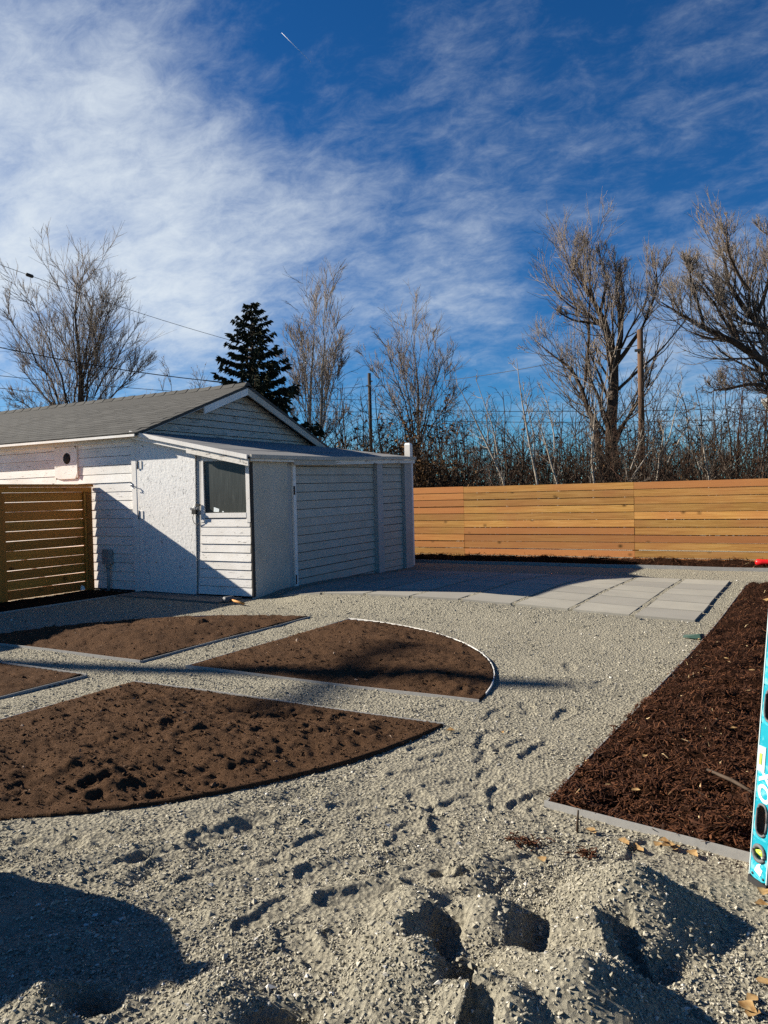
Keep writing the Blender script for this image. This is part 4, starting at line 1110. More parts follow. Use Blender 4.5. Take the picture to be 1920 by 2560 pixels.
# tall willow-like tree behind the fence
st = [[(1528, 1330, .36), (1524, 1150, .32), (1532, 980, .27), (1542, 820, .22), (1520, 735, .16), (1488, 660, .11), (1448, 590, .06), (1436, 520, .015)],
      [(1540, 830, .17), (1560, 700, .12), (1572, 600, .07), (1565, 530, .015)], [(1538, 840, .12), (1596, 740, .08), (1622, 640, .05), (1608, 555, .012)],
      [(1514, 1200, .17), (1494, 1040, .14), (1462, 890, .10), (1432, 825, .07), (1385, 785, .035), (1358, 752, .012)], [(1462, 890, .09), (1470, 770, .07), (1474, 640, .04), (1468, 510, .012)],
      [(1492, 720, .08), (1432, 712, .05), (1392, 690, .018)], [(1500, 680, .08), (1520, 590, .05), (1500, 495, .012)], [(1548, 790, .09), (1545, 660, .06), (1535, 540, .012)], [(1535, 1070, .10), (1590, 960, .06), (1630, 850, .02)],
      [(1470, 640, .04), (1430, 560, .03), (1455, 490, .010)]]
skeleton_tree('bare_tree', 'tallest leafless tree with forked dark trunk beside the brown pole', st, 27, 'bark_brown', 'twig_grey', per=(19, 7, 4.5), ang=(40, 34, 30), lf=(.34, .72, .75), up=(.17, .16, .15), jit=(.13, .12, .10), shrink=.85)
st = [[(2075, 1330, .40), (2050, 1060, .36), (1945, 885, .19), (1850, 812, .15), (1760, 760, .11), (1700, 728, .07), (1652, 690, .02)],
      [(2055, 1050, .25), (1975, 810, .20), (1895, 712, .14), (1862, 620, .10), (1850, 530, .05), (1828, 440, .012)], [(1850, 812, .10), (1832, 700, .07), (1790, 600, .045), (1770, 515, .012)],
      [(1870, 650, .08), (1805, 560, .05), (1785, 480, .012)], [(1895, 712, .10), (1935, 570, .06), (1915, 455, .012)], [(1760, 760, .07), (1730, 660, .05), (1700, 590, .015)], [(2010, 980, .12), (1885, 915, .09), (1770, 940, .03)],
      [(1975, 810, .14), (1990, 640, .08), (1960, 470, .015)], [(1850, 812, .09), (1770, 690, .05), (1720, 640, .012)], [(1930, 760, .09), (1860, 740, .06), (1800, 660, .02)]]
skeleton_tree('bare_tree', 'leafless tree with thick leaning limbs reaching over the yard corner', st, 25, 'bark_brown', 'twig_grey', per=(19, 7, 4.5), ang=(42, 34, 30), lf=(.32, .72, .75), up=(.17, .16, .15), jit=(.13, .12, .10))
# trees standing left of the yard, outside the picture; their branches shade roof and ground softly
# pale saplings just behind the fence
sap = [((1268, 1215), [(1150, 960), (1190, 930)], 'slanting pale sapling leaning toward the lean-to'), ((1348, 1215), [(1290, 880), (1310, 960)], 'tall pale sapling beside the slanting one'),
       ((1398, 1215), [(1345, 1030), (1360, 930)], 'pale sapling in front of the tangled shrubs'), ((1482, 1215), [(1492, 960), (1470, 1010)], 'upright pale sapling in front of the tallest tree trunk'),
       ((1562, 1215), [(1640, 1100), (1610, 1060)], 'short pale sapling bending toward the brown pole'), ((1640, 1215), [(1662, 1060), (1705, 930), (1740, 1000)], 'forked pale sapling next to the brown pole'),
       ((1775, 1215), [(1740, 1030), (1700, 1080)], 'thin sapling leaning over the last fence section'), ((1840, 1215), [(1862, 930), (1845, 990)], 'upright reddish sapling behind the fence end'), ((1905, 1215), [(1920, 960), (1880, 1010)], 'reddish sapling beneath the neighbouring eave')]
for i, (b, tips, lab) in enumerate(sap):
    st = [[(b[0], 1345, .045), (b[0], b[1], .04)] + [((b[0] + x_) / 2 + random.uniform(-6, 6), (b[1] + y_) / 2, .028) for x_, y_ in tips[:1]] + [(*tips[0], .007)]]
    st += [[(b[0] * .7 + x_ * .3, b[1] * .7 + y_ * .3, .026), ((b[0] + x_) / 2 + 5, (b[1] + y_) / 2 - 10, .018), (x_, y_, .006)] for x_, y_ in tips[1:]]
    skeleton_tree('sapling', lab, st, 17.5 + .3 * i, 'bark_pale' if i < 7 else 'twig_red', 'twig_grey' if i < 7 else 'twig_red', 'sapling', 'saplings along the back of the fence', per=(9, 5, 2.5), ang=(48, 42, 40), lf=(.30, .42, .45), rmin=(.008, .005, .004), depth_spread=.2, shrink=.97)

# spruce
def spruce(px, top, d, label):
    apex = at_depth(px, top, d); base = apex.copy(); base[2] = 0; H = apex[2]
    t = thing('spruce_tree', label, 'tree', base)
    tube('trunk', [(base[0], base[1], -.2), (base[0], base[1], H * .6), (base[0], base[1], H)], [.16, .09, .015], 'bark_brown', t, 8)
    V, Fq, nv = [], [], 0; cen, drr, sz = [], [], []
    z = H - .12; az = 0
    while z > 1.2:
        f = (H - z) / H
        nbr = 6 + int(5 * f)
        for k in range(nbr):
            az += 2 * math.pi / nbr + random.uniform(-.45, .45)
            ln = (.20 + 3.3 * f ** .95) * random.choice((.62, .8, .9, 1.0, 1.08)) * random.uniform(.85, 1.1)
            m_ = 7; q = []; tz = random.uniform(-.08, .08); zj = z + random.uniform(-.12, .12) * (.3 + f)
            for i in range(m_):
                u = i / (m_ - 1); rr_ = ln * u
                q.append((math.cos(az + tz * u) * rr_, math.sin(az + tz * u) * rr_, zj + ln * (.22 - .50 * f) * u - .30 * ln * u * (1 - u) * f * 2 + .16 * ln * u * u))
            V.append(q)
            for i in range(int(12 + ln * 40)):
                u = random.uniform(.10, 1.0) ** .8; i0 = min(int(u * (m_ - 1)), m_ - 2); fr = u * (m_ - 1) - i0
                c = np.array(q[i0]) * (1 - fr) + np.array(q[i0 + 1]) * fr
                s_ = random.uniform(-1, 1); side = np.array([-math.sin(az), math.cos(az), 0]) * s_ * ln * .17 * (1.1 - u * .8)
                cen.append(c + side + np.array([0, 0, random.uniform(-.10, .03) * (.4 + f)])); drr.append(np.array([math.cos(az + s_ * .9), math.sin(az + s_ * .9), random.uniform(-1.5, .25)])); sz.append(random.uniform(.11, .23) * (.6 + .5 * min(1, f * 2.2)))
        z -= .19 + .36 * f
    P = np.array(V); Rr = np.linspace(.025, .006, P.shape[1])[None].repeat(len(P), 0)
    tv, tf = tube_arrays(P, Rr, 3)
    link('branches', fast_mesh('branches', tv, tf, 'bark_brown', True), t)
    c = np.array(cen); dr = np.array(drr); dr /= np.linalg.norm(dr, axis=1, keepdims=True); sz = np.array(sz)[:, None]; n = len(c)
    sd_ = np.cross(dr, rng.normal(0, 1, (n, 3))); sd_ /= np.linalg.norm(sd_, axis=1, keepdims=True); w = np.cross(dr, sd_)
    A = []
    for b in (sd_, w):   # each spray: two crossed tapering blades
        A += [c - b * sz * .22, c + dr * sz * .6 - b * sz * .17, c + dr * sz * 1.15, c + dr * sz * .6 + b * sz * .17, c + b * sz * .22]
    VV = np.stack(A, 1).reshape(-1, 3); fq = []
    off = 10 * np.arange(n)[:, None, None]
    Q = (np.array([(0, 1, 3, 4), (5, 6, 8, 9)])[None] + off).reshape(-1, 4); T3 = (np.array([(1, 2, 3, 3), (6, 7, 8, 8)])[None] + off).reshape(-1, 4)
    me = bpy.data.meshes.new('crown')
    tri = np.concatenate([Q[:, [0, 1, 2]], Q[:, [0, 2, 3]], T3[:, :3]])
    link('crown', fast_mesh('crown', VV, tri, 'spruce_needle', False, np.repeat(rng.random(n), 10)), t)
    return t
spruce(628, 757, 24.5, 'dark conical spruce tree rising behind the shed gable')

# shrubs behind the fence: three shapes, many plants
def shrub_mesh(hgt, wid, n0, seed, leaf, dens=1.0):
    S = np.c_[rng.normal(0, wid * .16, n0), rng.normal(0, wid * .16, n0), np.zeros(n0)]
    D = np.c_[rng.normal(0, .33, n0), rng.normal(0, .33, n0), np.ones(n0)]
    L = hgt * rng.uniform(.6, 1.05, n0)
    P0, R0 = grow(S, D, L, rng.uniform(.012, .028, n0), 6, .10, .0, .25)
    S, D, L1, r = spawn(P0, R0, L, 7 * dens, .12, 46, .36, .55, .007); P1, R1 = grow(S, D, L1, r, 4, .2, .03, .4)
    S, D, L2, r = spawn(P1, R1, L1, 5 * dens, .1, 44, .45, .6, .0045); P2, R2 = grow(S, D, L2, np.minimum(r, .007), 3, .24, .02, .5)
    V0, F0 = tube_arrays(P0, R0, 4); V1, F1 = tube_arrays(P1, R1, 3); V2, F2 = tube_arrays(P2, R2, 3)
    tr = fast_mesh('stems', V0, F0, 'bark_brown', True)
    tw = fast_mesh('twigs', np.concatenate([V1, V2]), np.concatenate([F1, F2 + len(V1)]), ['twig_dark', 'twig_red', 'bark_brown'][seed % 3], True)
    lv = None
    if leaf:
        pick = rng.integers(0, len(P2), leaf); c = P2[pick, rng.integers(0, 4, leaf)] + rng.normal(0, .03, (leaf, 3)); n = leaf
        u = rng.normal(0, 1, (n, 3)); u /= np.linalg.norm(u, axis=1, keepdims=True); v = np.cross(u, rng.normal(0, 1, (n, 3))); v /= np.linalg.norm(v, axis=1, keepdims=True) + 1e-9
        s_ = (.05 * rng.uniform(.5, 1.3, n))[:, None]
        V = np.stack([c - u * s_, c + v * s_ * .45, c + u * s_, c - v * s_ * .45], 1).reshape(-1, 3)
        lv = fast_mesh('dead_leaves', V, np.arange(4 * n).reshape(n, 4), 'brown_foliage', False, np.repeat(rng.random(n), 4))
    return tr, tw, lv
KINDS = [shrub_mesh(3.3, 2.4, 15, 0, 60), shrub_mesh(3.0, 2.6, 14, 1, 0), shrub_mesh(3.6, 2.2, 13, 2, 20), shrub_mesh(3.1, 2.4, 16, 0, 1300, .9)]
SHL = ['dark tangled leafless shrub in the thicket behind the plank fence', 'reddish tangled leafless shrub in the thicket behind the plank fence', 'brown tall twiggy leafless shrub in the thicket behind the plank fence', 'shrub still holding brown dead leaves behind the lean-to corner']
def shrub(kind, px, d, s_, rz):
    p_ = at_depth(px, 1300, d); p_[2] = -.02
    t = thing('thicket_shrub', SHL[kind], 'shrub', p_, 'thicket shrubs behind the fence' if kind < 3 else 'brown leaved shrubs')
    t.scale = (s_ * 1.05, s_ * 1.05, s_); t.rotation_euler = (0, 0, rz)
    for nm, me in zip(('stems', 'twigs', 'dead_leaves'), KINDS[kind]):
        if me is not None:
            o = link(nm, me, t)
            if nm != 'stems': o['kind'] = 'stuff'
for i, px in enumerate(range(1050, 1960, 75)): shrub([0, 2, 1, 0, 1][i % 5], px + random.uniform(-20, 20), 19.0 + random.uniform(-.4, 1.2), random.uniform(.95, 1.25), random.uniform(0, 6))
for i, px in enumerate(range(880, 1960, 60)): shrub([0, 1, 2][i % 3], px + random.uniform(-20, 20), 22.5 + random.uniform(-1, 1.5), random.uniform(.95, 1.5), random.uniform(0, 6))
for i, px in enumerate(range(700, 1980, 64)): shrub([2, 0, 1][i % 3], px + random.uniform(-25, 25), 28 + random.uniform(-1, 2), random.uniform(1.05, 1.75), random.uniform(0, 6))
for px, d, s_ in ((1052, 18.6, .95), (1020, 19.4, 1.1), (1090, 19.0, .9), (985, 20.5, 1.05)): shrub(3, px, d, s_, random.uniform(0, 6))
# far-off woods: one mass of twigs closing the horizon
def far_woods():
    n = 2000
    px = rng.uniform(-500, 2600, n); d = rng.uniform(46, 75, n)
    C = np.array([at_depth(a, 1300, b) for a, b in zip(px, d)]); C[:, 2] = 0
    L = rng.uniform(2.0, 5.2, n); D = np.c_[rng.normal(0, .3, (n, 2)), np.ones(n)]
    P, Rr = grow(C, D, L, rng.uniform(.03, .06, n), 4, .14, .02, .3)
    S, D2, L2, r = spawn(P, Rr, L, 5, .1, 45, .45, .55, .03); P2, R2 = grow(S, D2, L2, np.minimum(r, .025), 3, .2, .03, .5)
    V, Fq = tube_arrays(P, Rr, 3); V2, F2 = tube_arrays(P2, R2, 3)
    tag(link('far_woods', fast_mesh('far_woods', np.concatenate([V, V2]), np.concatenate([Fq, F2 + len(V)]), 'twig_dark', True)), 'distant mass of bare brush and trees along the horizon', 'woods', kind='stuff')
far_woods()

# ------------------------------------------------------------------ poles, wires, neighbouring house
def utility_pole(px, top, d, r, mat, label, arm=None):
    a_ = at_depth(px, top, d); t = thing('utility_pole', label, 'utility pole', (a_[0], a_[1], 0))
    tube('pole_shaft', [(a_[0], a_[1], -.5), (a_[0], a_[1], a_[2] * .5), (a_[0], a_[1], a_[2])], [r * 1.15, r * 1.05, r], mat, t, 12)
    if arm:
        tube('insulator', [(a_[0] + r + .02, a_[1], a_[2] - arm), (a_[0] + r + .10, a_[1], a_[2] - arm)], .05, 'grey_box', t, 8)
        box('bracket', a_[0] - r - .06, a_[0] + r + .06, a_[1] - r - .05, a_[1] - r + .01, a_[2] - arm - .3, a_[2] - arm - .22, 'dark_metal', t)
    return a_
utility_pole(923, 933, 46, .10, 'pole_dark', 'distant dark utility pole between two leafless trees', .5)
utility_pole(1600, 824, 24, .090, 'pole_brown', 'brown wooden utility pole next to the tallest leafless tree', .4)
lp = np.array([-24.5, -1.0, 0])  # unseen pole, added to cast the shadow band across the beds
t = thing('utility_pole', 'made-up wooden utility pole left of the yard, added to shade the beds', 'utility pole', lp)
tube('pole_shaft', [lp + (0, 0, -.5), lp + (0, 0, 6), lp + (0, 0, 12)], [.17, .15, .13], 'pole_brown', t, 12)
box('crossarm', lp[0] - .06, lp[0] + .06, lp[1] - 1.1, lp[1] + 1.1, 11.2, 11.32, 'pole_brown', t)
def wire(label, a_, b_, sag, r=.012):
    a_, b_ = np.array(a_), np.array(b_); u = np.linspace(0, 1, 22)
    P = a_[None] * (1 - u)[:, None] + b_[None] * u[:, None]; P[:, 2] -= sag * 4 * u * (1 - u)
    o = tube('overhead_wire', P, r, 'cable', None, 5); tag(o, label, 'wire', 'overhead wires'); return P
d1 = 26
P = wire('sloping wire with a dark splice passing the large bare tree', at_depth(-700, 380, 20), at_depth(640, 868, 30), .35, .009)
q = at_depth(44, 653, 20 + 10 * (744 / 1340))
k = np.argmin(np.linalg.norm(P - q, axis=1)); c = P[k]; dd = (P[k + 1] - P[k]); dd /= np.linalg.norm(dd)
sp = tag(tube('wire_splice', [c - dd * .12, c - dd * .09, c + dd * .09, c + dd * .12], [.03, .06, .06, .03], 'black_rubber', None, 8), 'dark splice casing on the sloping wire', 'splice')
wire('thick wire descending to the shed ridge', at_depth(-700, 690, 19), at_depth(640, 962, 28), .45, .016)
wire('low wire behind the large bare tree, upper of two', at_depth(-500, 880, 30), at_depth(923, 1000, 46), .4, .014)
wire('low wire behind the large bare tree, lower of two', at_depth(-500, 905, 30), at_depth(923, 1030, 46), .5, .016)
wire('thin wire crossing in front of the spruce', at_depth(500, 950, 30), at_depth(923, 965, 46), .25, .012)
wire('wire rising from the fan shaped tree to the brown pole', at_depth(923, 965, 46), at_depth(1600, 862, 24), .30, .012)
wire('level wire behind the tall tree, upper of two', at_depth(923, 1022, 46), at_depth(2100, 1012, 40), .25, .016)
wire('level wire behind the tall tree, lower of two', at_depth(923, 1048, 46), at_depth(2100, 1040, 40), .25, .016)

hp = at_depth(1906, 1005, 34)
hs_ = thing('neighbour_house', 'neighbouring house with white eave and grey roof behind the trees', 'house', (hp[0] + 4, hp[1] + 3, 0))
x0_, y0_, ze = hp[0], hp[1], hp[2]
box('wall', x0_ + .35, x0_ + 8, y0_ + .35, y0_ + 8, -.1, ze + .02, 'house_wall', hs_)
hr = prism('roof', [(x0_, y0_, ze + .14), (x0_ + 8.4, y0_, ze + .14), (x0_ + 8.4, y0_ + 8.4, ze + .14), (x0_, y0_ + 8.4, ze + .14)], [(x0_ + 3.4, y0_ + 3.4, ze + 1.9), (x0_ + 5, y0_ + 3.4, ze + 1.9), (x0_ + 5, y0_ + 5, ze + 1.9), (x0_ + 3.4, y0_ + 5, ze + 1.9)], 'shingle', hs_)
box('eave_gutter', x0_ - .05, x0_ + 8.4, y0_ - .06, y0_ + .3, ze, ze + .135, 'white_plastic', hs_)
box('eave_gutter', x0_ - .05, x0_ + .3, y0_ + .303, y0_ + 8.4, ze, ze + .135, 'white_plastic', hs_)
for k in range(2):
    w = box('window', x0_ + 1.4 + 3.2 * k, x0_ + 2.5 + 3.2 * k, y0_ + .31, y0_ + .36, ze - 2.0, ze - .7, 'white_plastic', hs_)
    box('pane', x0_ + 1.48 + 3.2 * k, x0_ + 2.42 + 3.2 * k, y0_ + .30, y0_ + .312, ze - 1.92, ze - .78, 'dirty_glass', w)

# contrail
ca, cb = at_depth(704, 82, 4200), at_depth(778, 156, 4200)
o = tube('contrail', [ca, (ca * .6 + cb * .4), cb], [1.0, .9, .5], 'contrail', None, 8); tag(o, 'short thin white contrail high in the blue sky', 'contrail')

# ------------------------------------------------------------------ spirit level
def spirit_level():
    b = np.array([*on_z(1893, 2216), 0.0]); b[2] = float(gravel_h(np.array([b[0]]), np.array([b[1]]))[0]) + .004
    to_cam = -b / np.linalg.norm(b[:2]); a0 = math.atan2(-b[1], -b[0])
    an = a0 - math.radians(50)
    n = np.array([math.cos(an), math.sin(an), 0])
    w = np.array([math.cos(an + math.pi / 2), math.sin(an + math.pi / 2), 0])   # across the face, toward the camera side
    if w @ np.array([-b[0], -b[1], 0]) < 0: w = -w
    lean = math.radians(4.6)
    up = np.array([0, 0, 1]) * math.cos(lean) - n * math.sin(lean) * .55 + RW[:, 0] * math.sin(lean) * .62; up /= np.linalg.norm(up)
    n = n - up * (n @ up); n /= np.linalg.norm(n); w = np.cross(up, n); 
    if w @ np.array([-b[0], -b[1], 0]) < 0: w = -w
    t = thing('spirit_level', 'turquoise box spirit level standing upright beside the mulch bed edging', 'spirit level', b)
    WD, TH, LN = .076, .026, 1.22
    def P(u, v, h): return b + w * u + n * v + up * h          # u across, v out of the face, h up
    holes = [(.17, .052), (.52, .060), (.90, .052)]
    # body: face plates built as strips round the oval hand holes
    def ring_plate(h0, h1, cu, ch, ru, rh, v0, v1, mat, name, parent):
        N = 28; V = []
        for v in (v1, v0):
            for i in range(N):
                a = 2 * math.pi * i / N; V.append(P(cu + ru * math.copysign(abs(math.cos(a)) ** .8, math.cos(a)), v, ch + rh * math.copysign(abs(math.sin(a)) ** .65, math.sin(a))))
            for i in range(N):
                a = 2 * math.pi * i / N; dx, dz = math.cos(a), math.sin(a)
                tt = min((WD / 2) / abs(dx) if abs(dx) > 1e-6 else 9, ((h1 - ch) if dz > 0 else (ch - h0)) / abs(dz) if abs(dz) > 1e-6 else 9)
                V.append(P(cu + dx * tt, v, ch + dz * tt))
        Fc = []
        for i in range(N):
            j = (i + 1) % N
            Fc += [(i, j, N + j, N + i), (2 * N + j, 2 * N + i, 3 * N + i, 3 * N + j), (j, i, 2 * N + i, 2 * N + j), (N + i, N + j, 3 * N + j, 3 * N + i)]
        return centre_link(name, V, Fc, mat, parent)
    def slab(name, u0, u1, v0, v1, h0, h1, mat, parent):
        return hexa(name, [P(u0, v0, h0), P(u1, v0, h0), P(u1, v1, h0), P(u0, v1, h0), P(u0, v0, h1), P(u1, v0, h1), P(u1, v1, h1), P(u0, v1, h1)], mat, parent)
    segs = [(.018, .148, 'v'), (.148, .276, 'h'), (.276, .52, 'p'), (.52, .65, 'h'), (.65, .85, 'p'), (.85, .97, 'h'), (.97, 1.20, 'p')]
    for h0, h1, kd in segs:
        if kd == 'h':
            bd = ring_plate(h0 + .0, h1, 0, (h0 + h1) / 2, .0215, .0500, -TH, 0, 'cyan_paint', 'body_section', t)
            # rubber grip lining
            N = 24; ring = [P(.0225 * math.copysign(abs(math.cos(a)) ** .8, math.cos(a)), .002, (h0 + h1) / 2 + .0510 * math.copysign(abs(math.sin(a)) ** .65, math.sin(a))) for a in np.linspace(0, 2 * math.pi, N + 1)]
            tube('grip_lining', ring, .0042, 'grey_rubber', bd, 6)
            V = []
            for v_ in (.0015, -TH - .001):
                for k_ in (.0212, .0188):
                    V += [P(k_ * math.copysign(abs(math.cos(a)) ** .8, math.cos(a)), v_, (h0 + h1) / 2 + (k_ + .0283) * math.copysign(abs(math.sin(a)) ** .65, math.sin(a))) for a in np.linspace(0, 2 * math.pi, N + 1)[:-1]]
            Fc = []
            for i in range(N):
                j = (i + 1) % N
                for a_, b_ in ((0, 1), (1, 3), (3, 2), (2, 0)): Fc.append((a_ * N + i, a_ * N + j, b_ * N + j, b_ * N + i))
            centre_link('hole_sleeve', V, Fc, 'black_rubber', bd)
        elif kd == 'v':
            bd = ring_plate(h0, h1, 0, .104, .023, .023, -TH, 0, 'cyan_paint', 'body_section', t)
            N = 24; ring = [P(.0245 * math.cos(a), .002, .104 + .0245 * math.sin(a)) for a in np.linspace(0, 2 * math.pi, N + 1)]
            vr = tube('vial_ring', ring, .0065, 'grey_rubber', bd, 8)
            slab('vial_backing', -.022, .022, -TH * .7, -TH * .5, .082, .126, 'vial_clear', bd)
            tube('vial', [P(-.019, -.008, .108), P(.019, -.008, .100)], .0095, 'vial_green', bd, 10)
        else:
            slab('body_section', -WD / 2, WD / 2, -TH, 0, h0, h1, 'cyan_paint', t)
    for u0 in (-1, 1):   # worn raised rails along both edges
        slab('edge_rail', u0 * WD / 2 - .002, u0 * WD / 2 + .002, -TH - .001, .0016, .020, 1.199, 'worn_edge', t)
    slab('end_cap', -WD / 2 - .003, WD / 2 + .003, -TH - .003, .003, -.004, .017, 'black_rubber', t)
    slab('end_cap', -WD / 2 - .003, WD / 2 + .003, -TH - .003, .003, 1.201, LN, 'black_rubber', t)
    wv = slab('side_vial_housing', -WD / 2 - .001, -.004, -.002, .002, .365, .448, 'worn_edge', t)
    slab('side_vial', -WD / 2 + .010, -.018, .0021, .004, .388, .424, 'vial_green', wv)
    for u0 in (-.024, .024): tube('screw', [P(u0, .0, .030), P(u0, .0022, .030)], .004, 'dark_metal', t, 10)
    # print: two letters reading upward and a small arrowhead mark
    cu = bpy.data.curves.new('maker_lettering', 'FONT'); cu.body = 'OX'; cu.size = .072; cu.shear = .25; cu.align_x = 'CENTER'; cu.align_y = 'CENTER'; cu.extrude = .0004; cu.offset = .0018
    tmp = bpy.data.objects.new('tmp', cu); COL.objects.link(tmp)
    dg = bpy.context.evaluated_depsgraph_get(); me = bpy.data.meshes.new_from_object(tmp.evaluated_get(dg)); bpy.data.objects.remove(tmp)
    me.name = 'lettering'; me.materials.clear(); me.materials.append(MATS['white_print'])
    txt_u = w if w @ RW[:, 0] > 0 else -w                     # screen right
    # letters climb the level: text x axis = up, text y axis = to the left of the reader
    X_, Y_ = up, -txt_u
    Z_ = np.cross(X_, Y_)
    if Z_ @ n < 0: Y_ = -Y_; Z_ = -Z_
    M = Matrix.Identity(4); pos = w * .004 + n * .0012 + up * .318
    for i in range(3): M[i][0], M[i][1], M[i][2], M[i][3] = X_[i], Y_[i], Z_[i], pos[i]
    o = link('maker_lettering', me, t); o.matrix_local = M
    mark = [(-.016, .046), (.010, .036), (.018, .058), (.004, .064), (.010, .078), (-.008, .066)]
    A = [P(u * (1 if txt_u @ w > 0 else -1), .0004, h - .003) for u, h in mark]; B = [P(u * (1 if txt_u @ w > 0 else -1), .0012, h - .003) for u, h in mark]
    prism('arrow_mark', B, A, 'white_print', t)
    # porch post it leans on (outside the picture)
    c = b + up * 1.12 - n * (TH + .056)
    pp_ = thing('porch_post', 'square cedar post that the spirit level leans on', 'post', (c[0], c[1], 0))
    hw = .045
    box('shaft', c[0] - hw, c[0] + hw, c[1] - hw, c[1] + hw, -.15, 2.3, 'cedar_post', pp_); box('cap', c[0] - .06, c[0] + .06, c[1] - .06, c[1] + .06, 2.3, 2.33, 'cedar_wood', pp_)
spirit_level()

# ------------------------------------------------------------------ small things on the ground
def gz(x, y): return float(gravel_h(np.array([x]), np.array([y]))[0])
def leaf(x, y, z, s_, a_):
    n = 7; V = []
    curl = random.uniform(.15, .5)
    for i in range(n):
        u = i / (n - 1); wv = math.sin(math.pi * u) ** .8 * .34 * s_ * (1 + .25 * math.sin(9 * u + a_)) + .002
        zz_ = .3 * s_ * (u - .5) ** 2 * 2 * curl + .004
        px_ = (u - .5) * s_
        for k in (-1, 0, 1): V.append((px_ * math.cos(a_) - k * wv * math.sin(a_), px_ * math.sin(a_) + k * wv * math.cos(a_), zz_ + abs(k) * wv * curl * 1.3))
    Fc = []
    for i in range(n - 1):
        for k in range(2): Fc.append((3 * i + k, 3 * i + 3 + k, 3 * i + 4 + k, 3 * i + 1 + k))
    me = new_mesh('dry_leaf', V, Fc, 'dry_leaf', True)
    return link('dry_leaf', me, None, (x, y, z))
for px, py, s_ in [(1478, 2066, .05), (1585, 2100, .045), (1596, 2108, .04), (1672, 2106, .05), (1660, 2098, .04), (1692, 2094, .045), (1650, 2082, .04), (1558, 2098, .05), (1730, 2122, .05)]:
    x, y = on_z(px, py, .03); zb_ = gz(x, y) if sdf(MULCH, np.array([x]), np.array([y]))[0] > .0 else .075
    if abs(sdf(MULCH, np.array([x]), np.array([y]))[0]) < .03: y -= .05; zb_ = gz(x, y)
    tag(leaf(x, y, zb_ + .006, s_, random.uniform(0, 6)), 'curled tan dry leaf caught along the metal edging', 'leaf', 'dry leaves by the metal edging')
for px, py, s_ in [(1868, 2530, .05), (1880, 2540, .045), (1910, 2238, .05), (1904, 2270, .04), (1910, 2460, .04), (1126, 1834, .05), (1355, 2150, .04), (1255, 1840, .03), (1880, 2500, .035)]:
    x, y = on_z(px, py); tag(leaf(x, y, gz(x, y) + .006, s_, random.uniform(0, 6)), 'small tan dry leaf lying on open gravel', 'leaf', 'dry leaves on the gravel')
for px, py, s_ in [(1912, 1512, .12), (1815, 1660, .035), (1880, 1690, .04), (1835, 1840, .035), (1612, 1912, .03), (1590, 2000, .035), (1745, 1610, .03)]:
    x, y = on_z(px, py, .06); tag(leaf(x, y, .095, s_, random.uniform(0, 6)), 'pale dry leaf resting on the dark mulch', 'leaf', 'dry leaves on the mulch')
# small clump of spilled mulch on the gravel
for i, (px, py, lab) in enumerate([(1315, 2117, 'larger spilled clump of dark bark shreds on gravel'), (1463, 2143, 'smaller spilled clump of dark bark shreds on gravel')]):
    x, y = on_z(px, py); z = gz(x, y); P0 = []
    nn = 60 - 25 * i
    Pp = np.zeros((nn, 3, 3)); r_ = .035 - .012 * i
    c0 = np.c_[rng.normal(0, r_, nn), rng.normal(0, r_ * .7, nn), rng.uniform(.004, .018, nn)]; th = rng.uniform(0, 6.28, nn); L = rng.uniform(.015, .04, nn)
    dv = np.c_[np.cos(th), np.sin(th), rng.normal(0, .2, nn)] * L[:, None] / 2
    Pp[:, 0] = c0 - dv; Pp[:, 1] = c0 + rng.normal(0, .003, (nn, 3)); Pp[:, 2] = c0 + dv
    V, Fq = tube_arrays(Pp, np.full((nn, 3), .0022), 3)
    tag(link('mulch_clump', fast_mesh('mulch_clump', V, Fq, 'mulch_fibre', False, np.full(len(V), .45)), None, (x, y, z)), lab, 'mulch')
# stick lying in the mulch bed
x, y = on_z(1850, 1985, .06)
tag(tube('stick', [(x - .14, y + .16, .085), (x - .03, y + .03, .10), (x + .10, y - .10, .088)], [.006, .008, .005], 'bark_brown', None, 7), 'flat brown stick lying across the dark mulch', 'stick')
x, y = on_z(1446, 2066, .02)
tag(tube('broken_twig', [(x, y - .02, gz(x, y - .02) - .01), (x + .002, y - .018, .05), (x + .004, y - .012, .088)], [.006, .005, .003], 'bark_brown', None, 6), 'short upright twig stuck beside the metal edging', 'twig')
# mallet by the door
mx0, my0 = on_z(598, 1512)
ml = thing('mallet', 'mallet with pale wooden handle lying by the glazed door', 'mallet', (mx0, my0, 0))
zg = max(gz(mx0, my0), 0.0)
tube('handle', [(mx0 + .12, my0 - .06, zg + .030), (mx0 - .18, my0 + .02, zg + .055)], [.017, .014], 'fence_wood', ml, 8)
tube('head', [(mx0 - .19, my0 - .045, zg + .055), (mx0 - .175, my0 + .085, zg + .055)], .042, 'grey_rubber', ml, 12)
# white scrap near the slatted panel
x, y = on_z(205, 1483)
tag(prism('plastic_scrap', [(x - .04, y, .05), (x + .02, y - .03, .045), (x + .045, y + .02, .05), (x - .01, y + .035, .05)], [(x - .03, y + .004, .10), (x + .015, y - .02, .115), (x + .03, y + .02, .095), (x - .01, y + .02, .11)], 'white_plastic'), 'crumpled white plastic scrap on dark soil by the slatted panel', 'scrap')
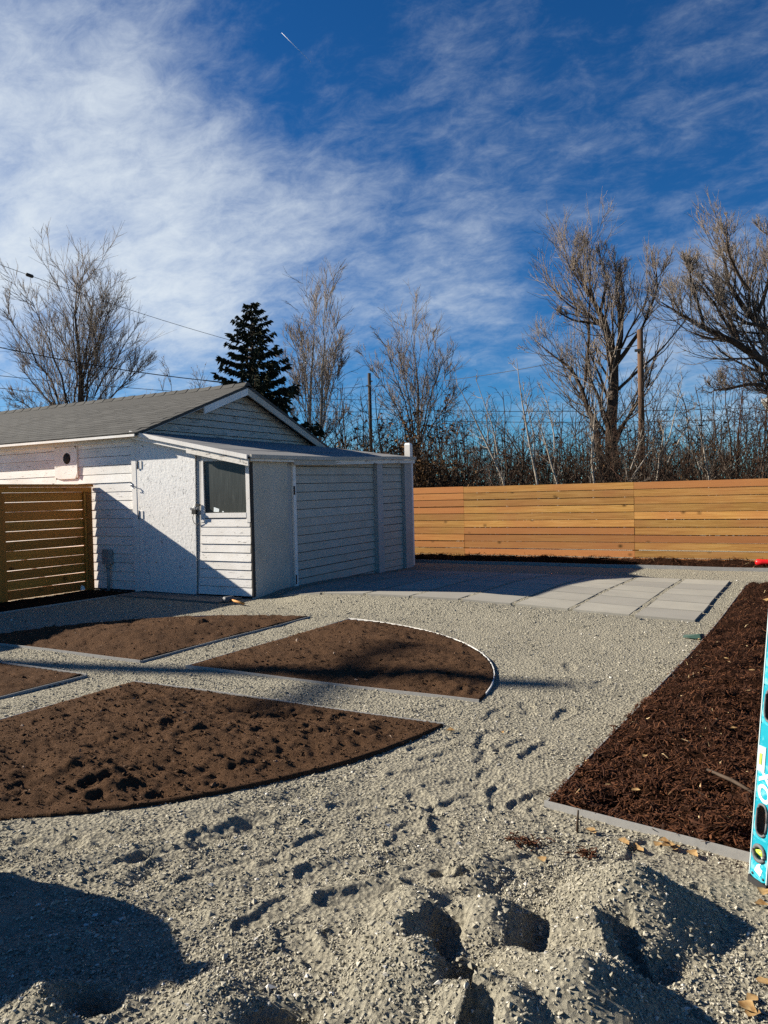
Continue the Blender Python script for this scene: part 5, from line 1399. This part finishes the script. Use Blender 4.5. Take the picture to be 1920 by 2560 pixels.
# green stake plate at the mulch bed edge
x, y = on_z(1735, 1598)
tag(prism('edging_stake', [(x - .09, y - .02, .012), (x + .06, y - .05, .014), (x + .09, y + .03, .014), (x - .02, y + .05, .012)], [(x - .08, y - .012, .035), (x + .05, y - .038, .055), (x + .075, y + .022, .05), (x - .015, y + .038, .032)], 'green_plastic'), 'small green edging stake lying between pavers and mulch', 'stake')
# red tool grip on the fence mulch
g0 = at_depth(1888, 1411, 11.85); g0[2] = max(g0[2], .12)
rt = thing('hand_tool', 'red plastic grip of a garden tool lying on the fence mulch', 'garden tool', (g0[0], g0[1], 0))
ax = np.array([1.0, -.05, .02])
tube('grip', [g0, g0 + ax * .03, g0 + ax * .10, g0 + ax * .22, g0 + ax * .34], [.025, .052, .048, .043, .045], 'red_plastic', rt, 12)
tube('shaft', [g0 + ax * .34, g0 + ax * 1.3], .016, 'steel', rt, 8)
# made-up sack left of the camera, added to throw the lower-left shadow
def sack():
    cx, cy = -2.98, 1.13; n, m_ = 20, 12; V = []
    for j in range(m_ + 1):
        t = j / m_; z = .77 * t
        r = (.29 + .05 * math.sin(math.pi * t * .9)) * math.sqrt(max(.03, 1 - max(0, (t - .45) / .55) ** 2.4))
        for i in range(n):
            a_ = 2 * math.pi * i / n
            k = 1 + .07 * math.sin(3 * a_ + 4 * t) + .05 * math.sin(5 * a_ - 6 * t)
            V.append((cx + .9 * r * k * math.cos(a_), cy + 1.02 * r * k * math.sin(a_), -.03 + z + .02 * math.sin(4 * a_) * t))
    Fc = [(j * n + i, j * n + (i + 1) % n, (j + 1) * n + (i + 1) % n, (j + 1) * n + i) for j in range(m_) for i in range(n)] + [tuple(range(n))[::-1], tuple(range(m_ * n, m_ * n + n))]
    t = thing('shadow_sack', 'unseen tan woven sack added left of the camera for its shadow', 'sack', (cx, cy, 0))
    centre_link('sack_body', V, Fc, 'burlap', t, True)
    tube('sack_tie', [(cx - .03, cy, .71), (cx, cy, .765), (cx + .02, cy, .80)], [.07, .045, .06], 'burlap', t, 8)
sack()
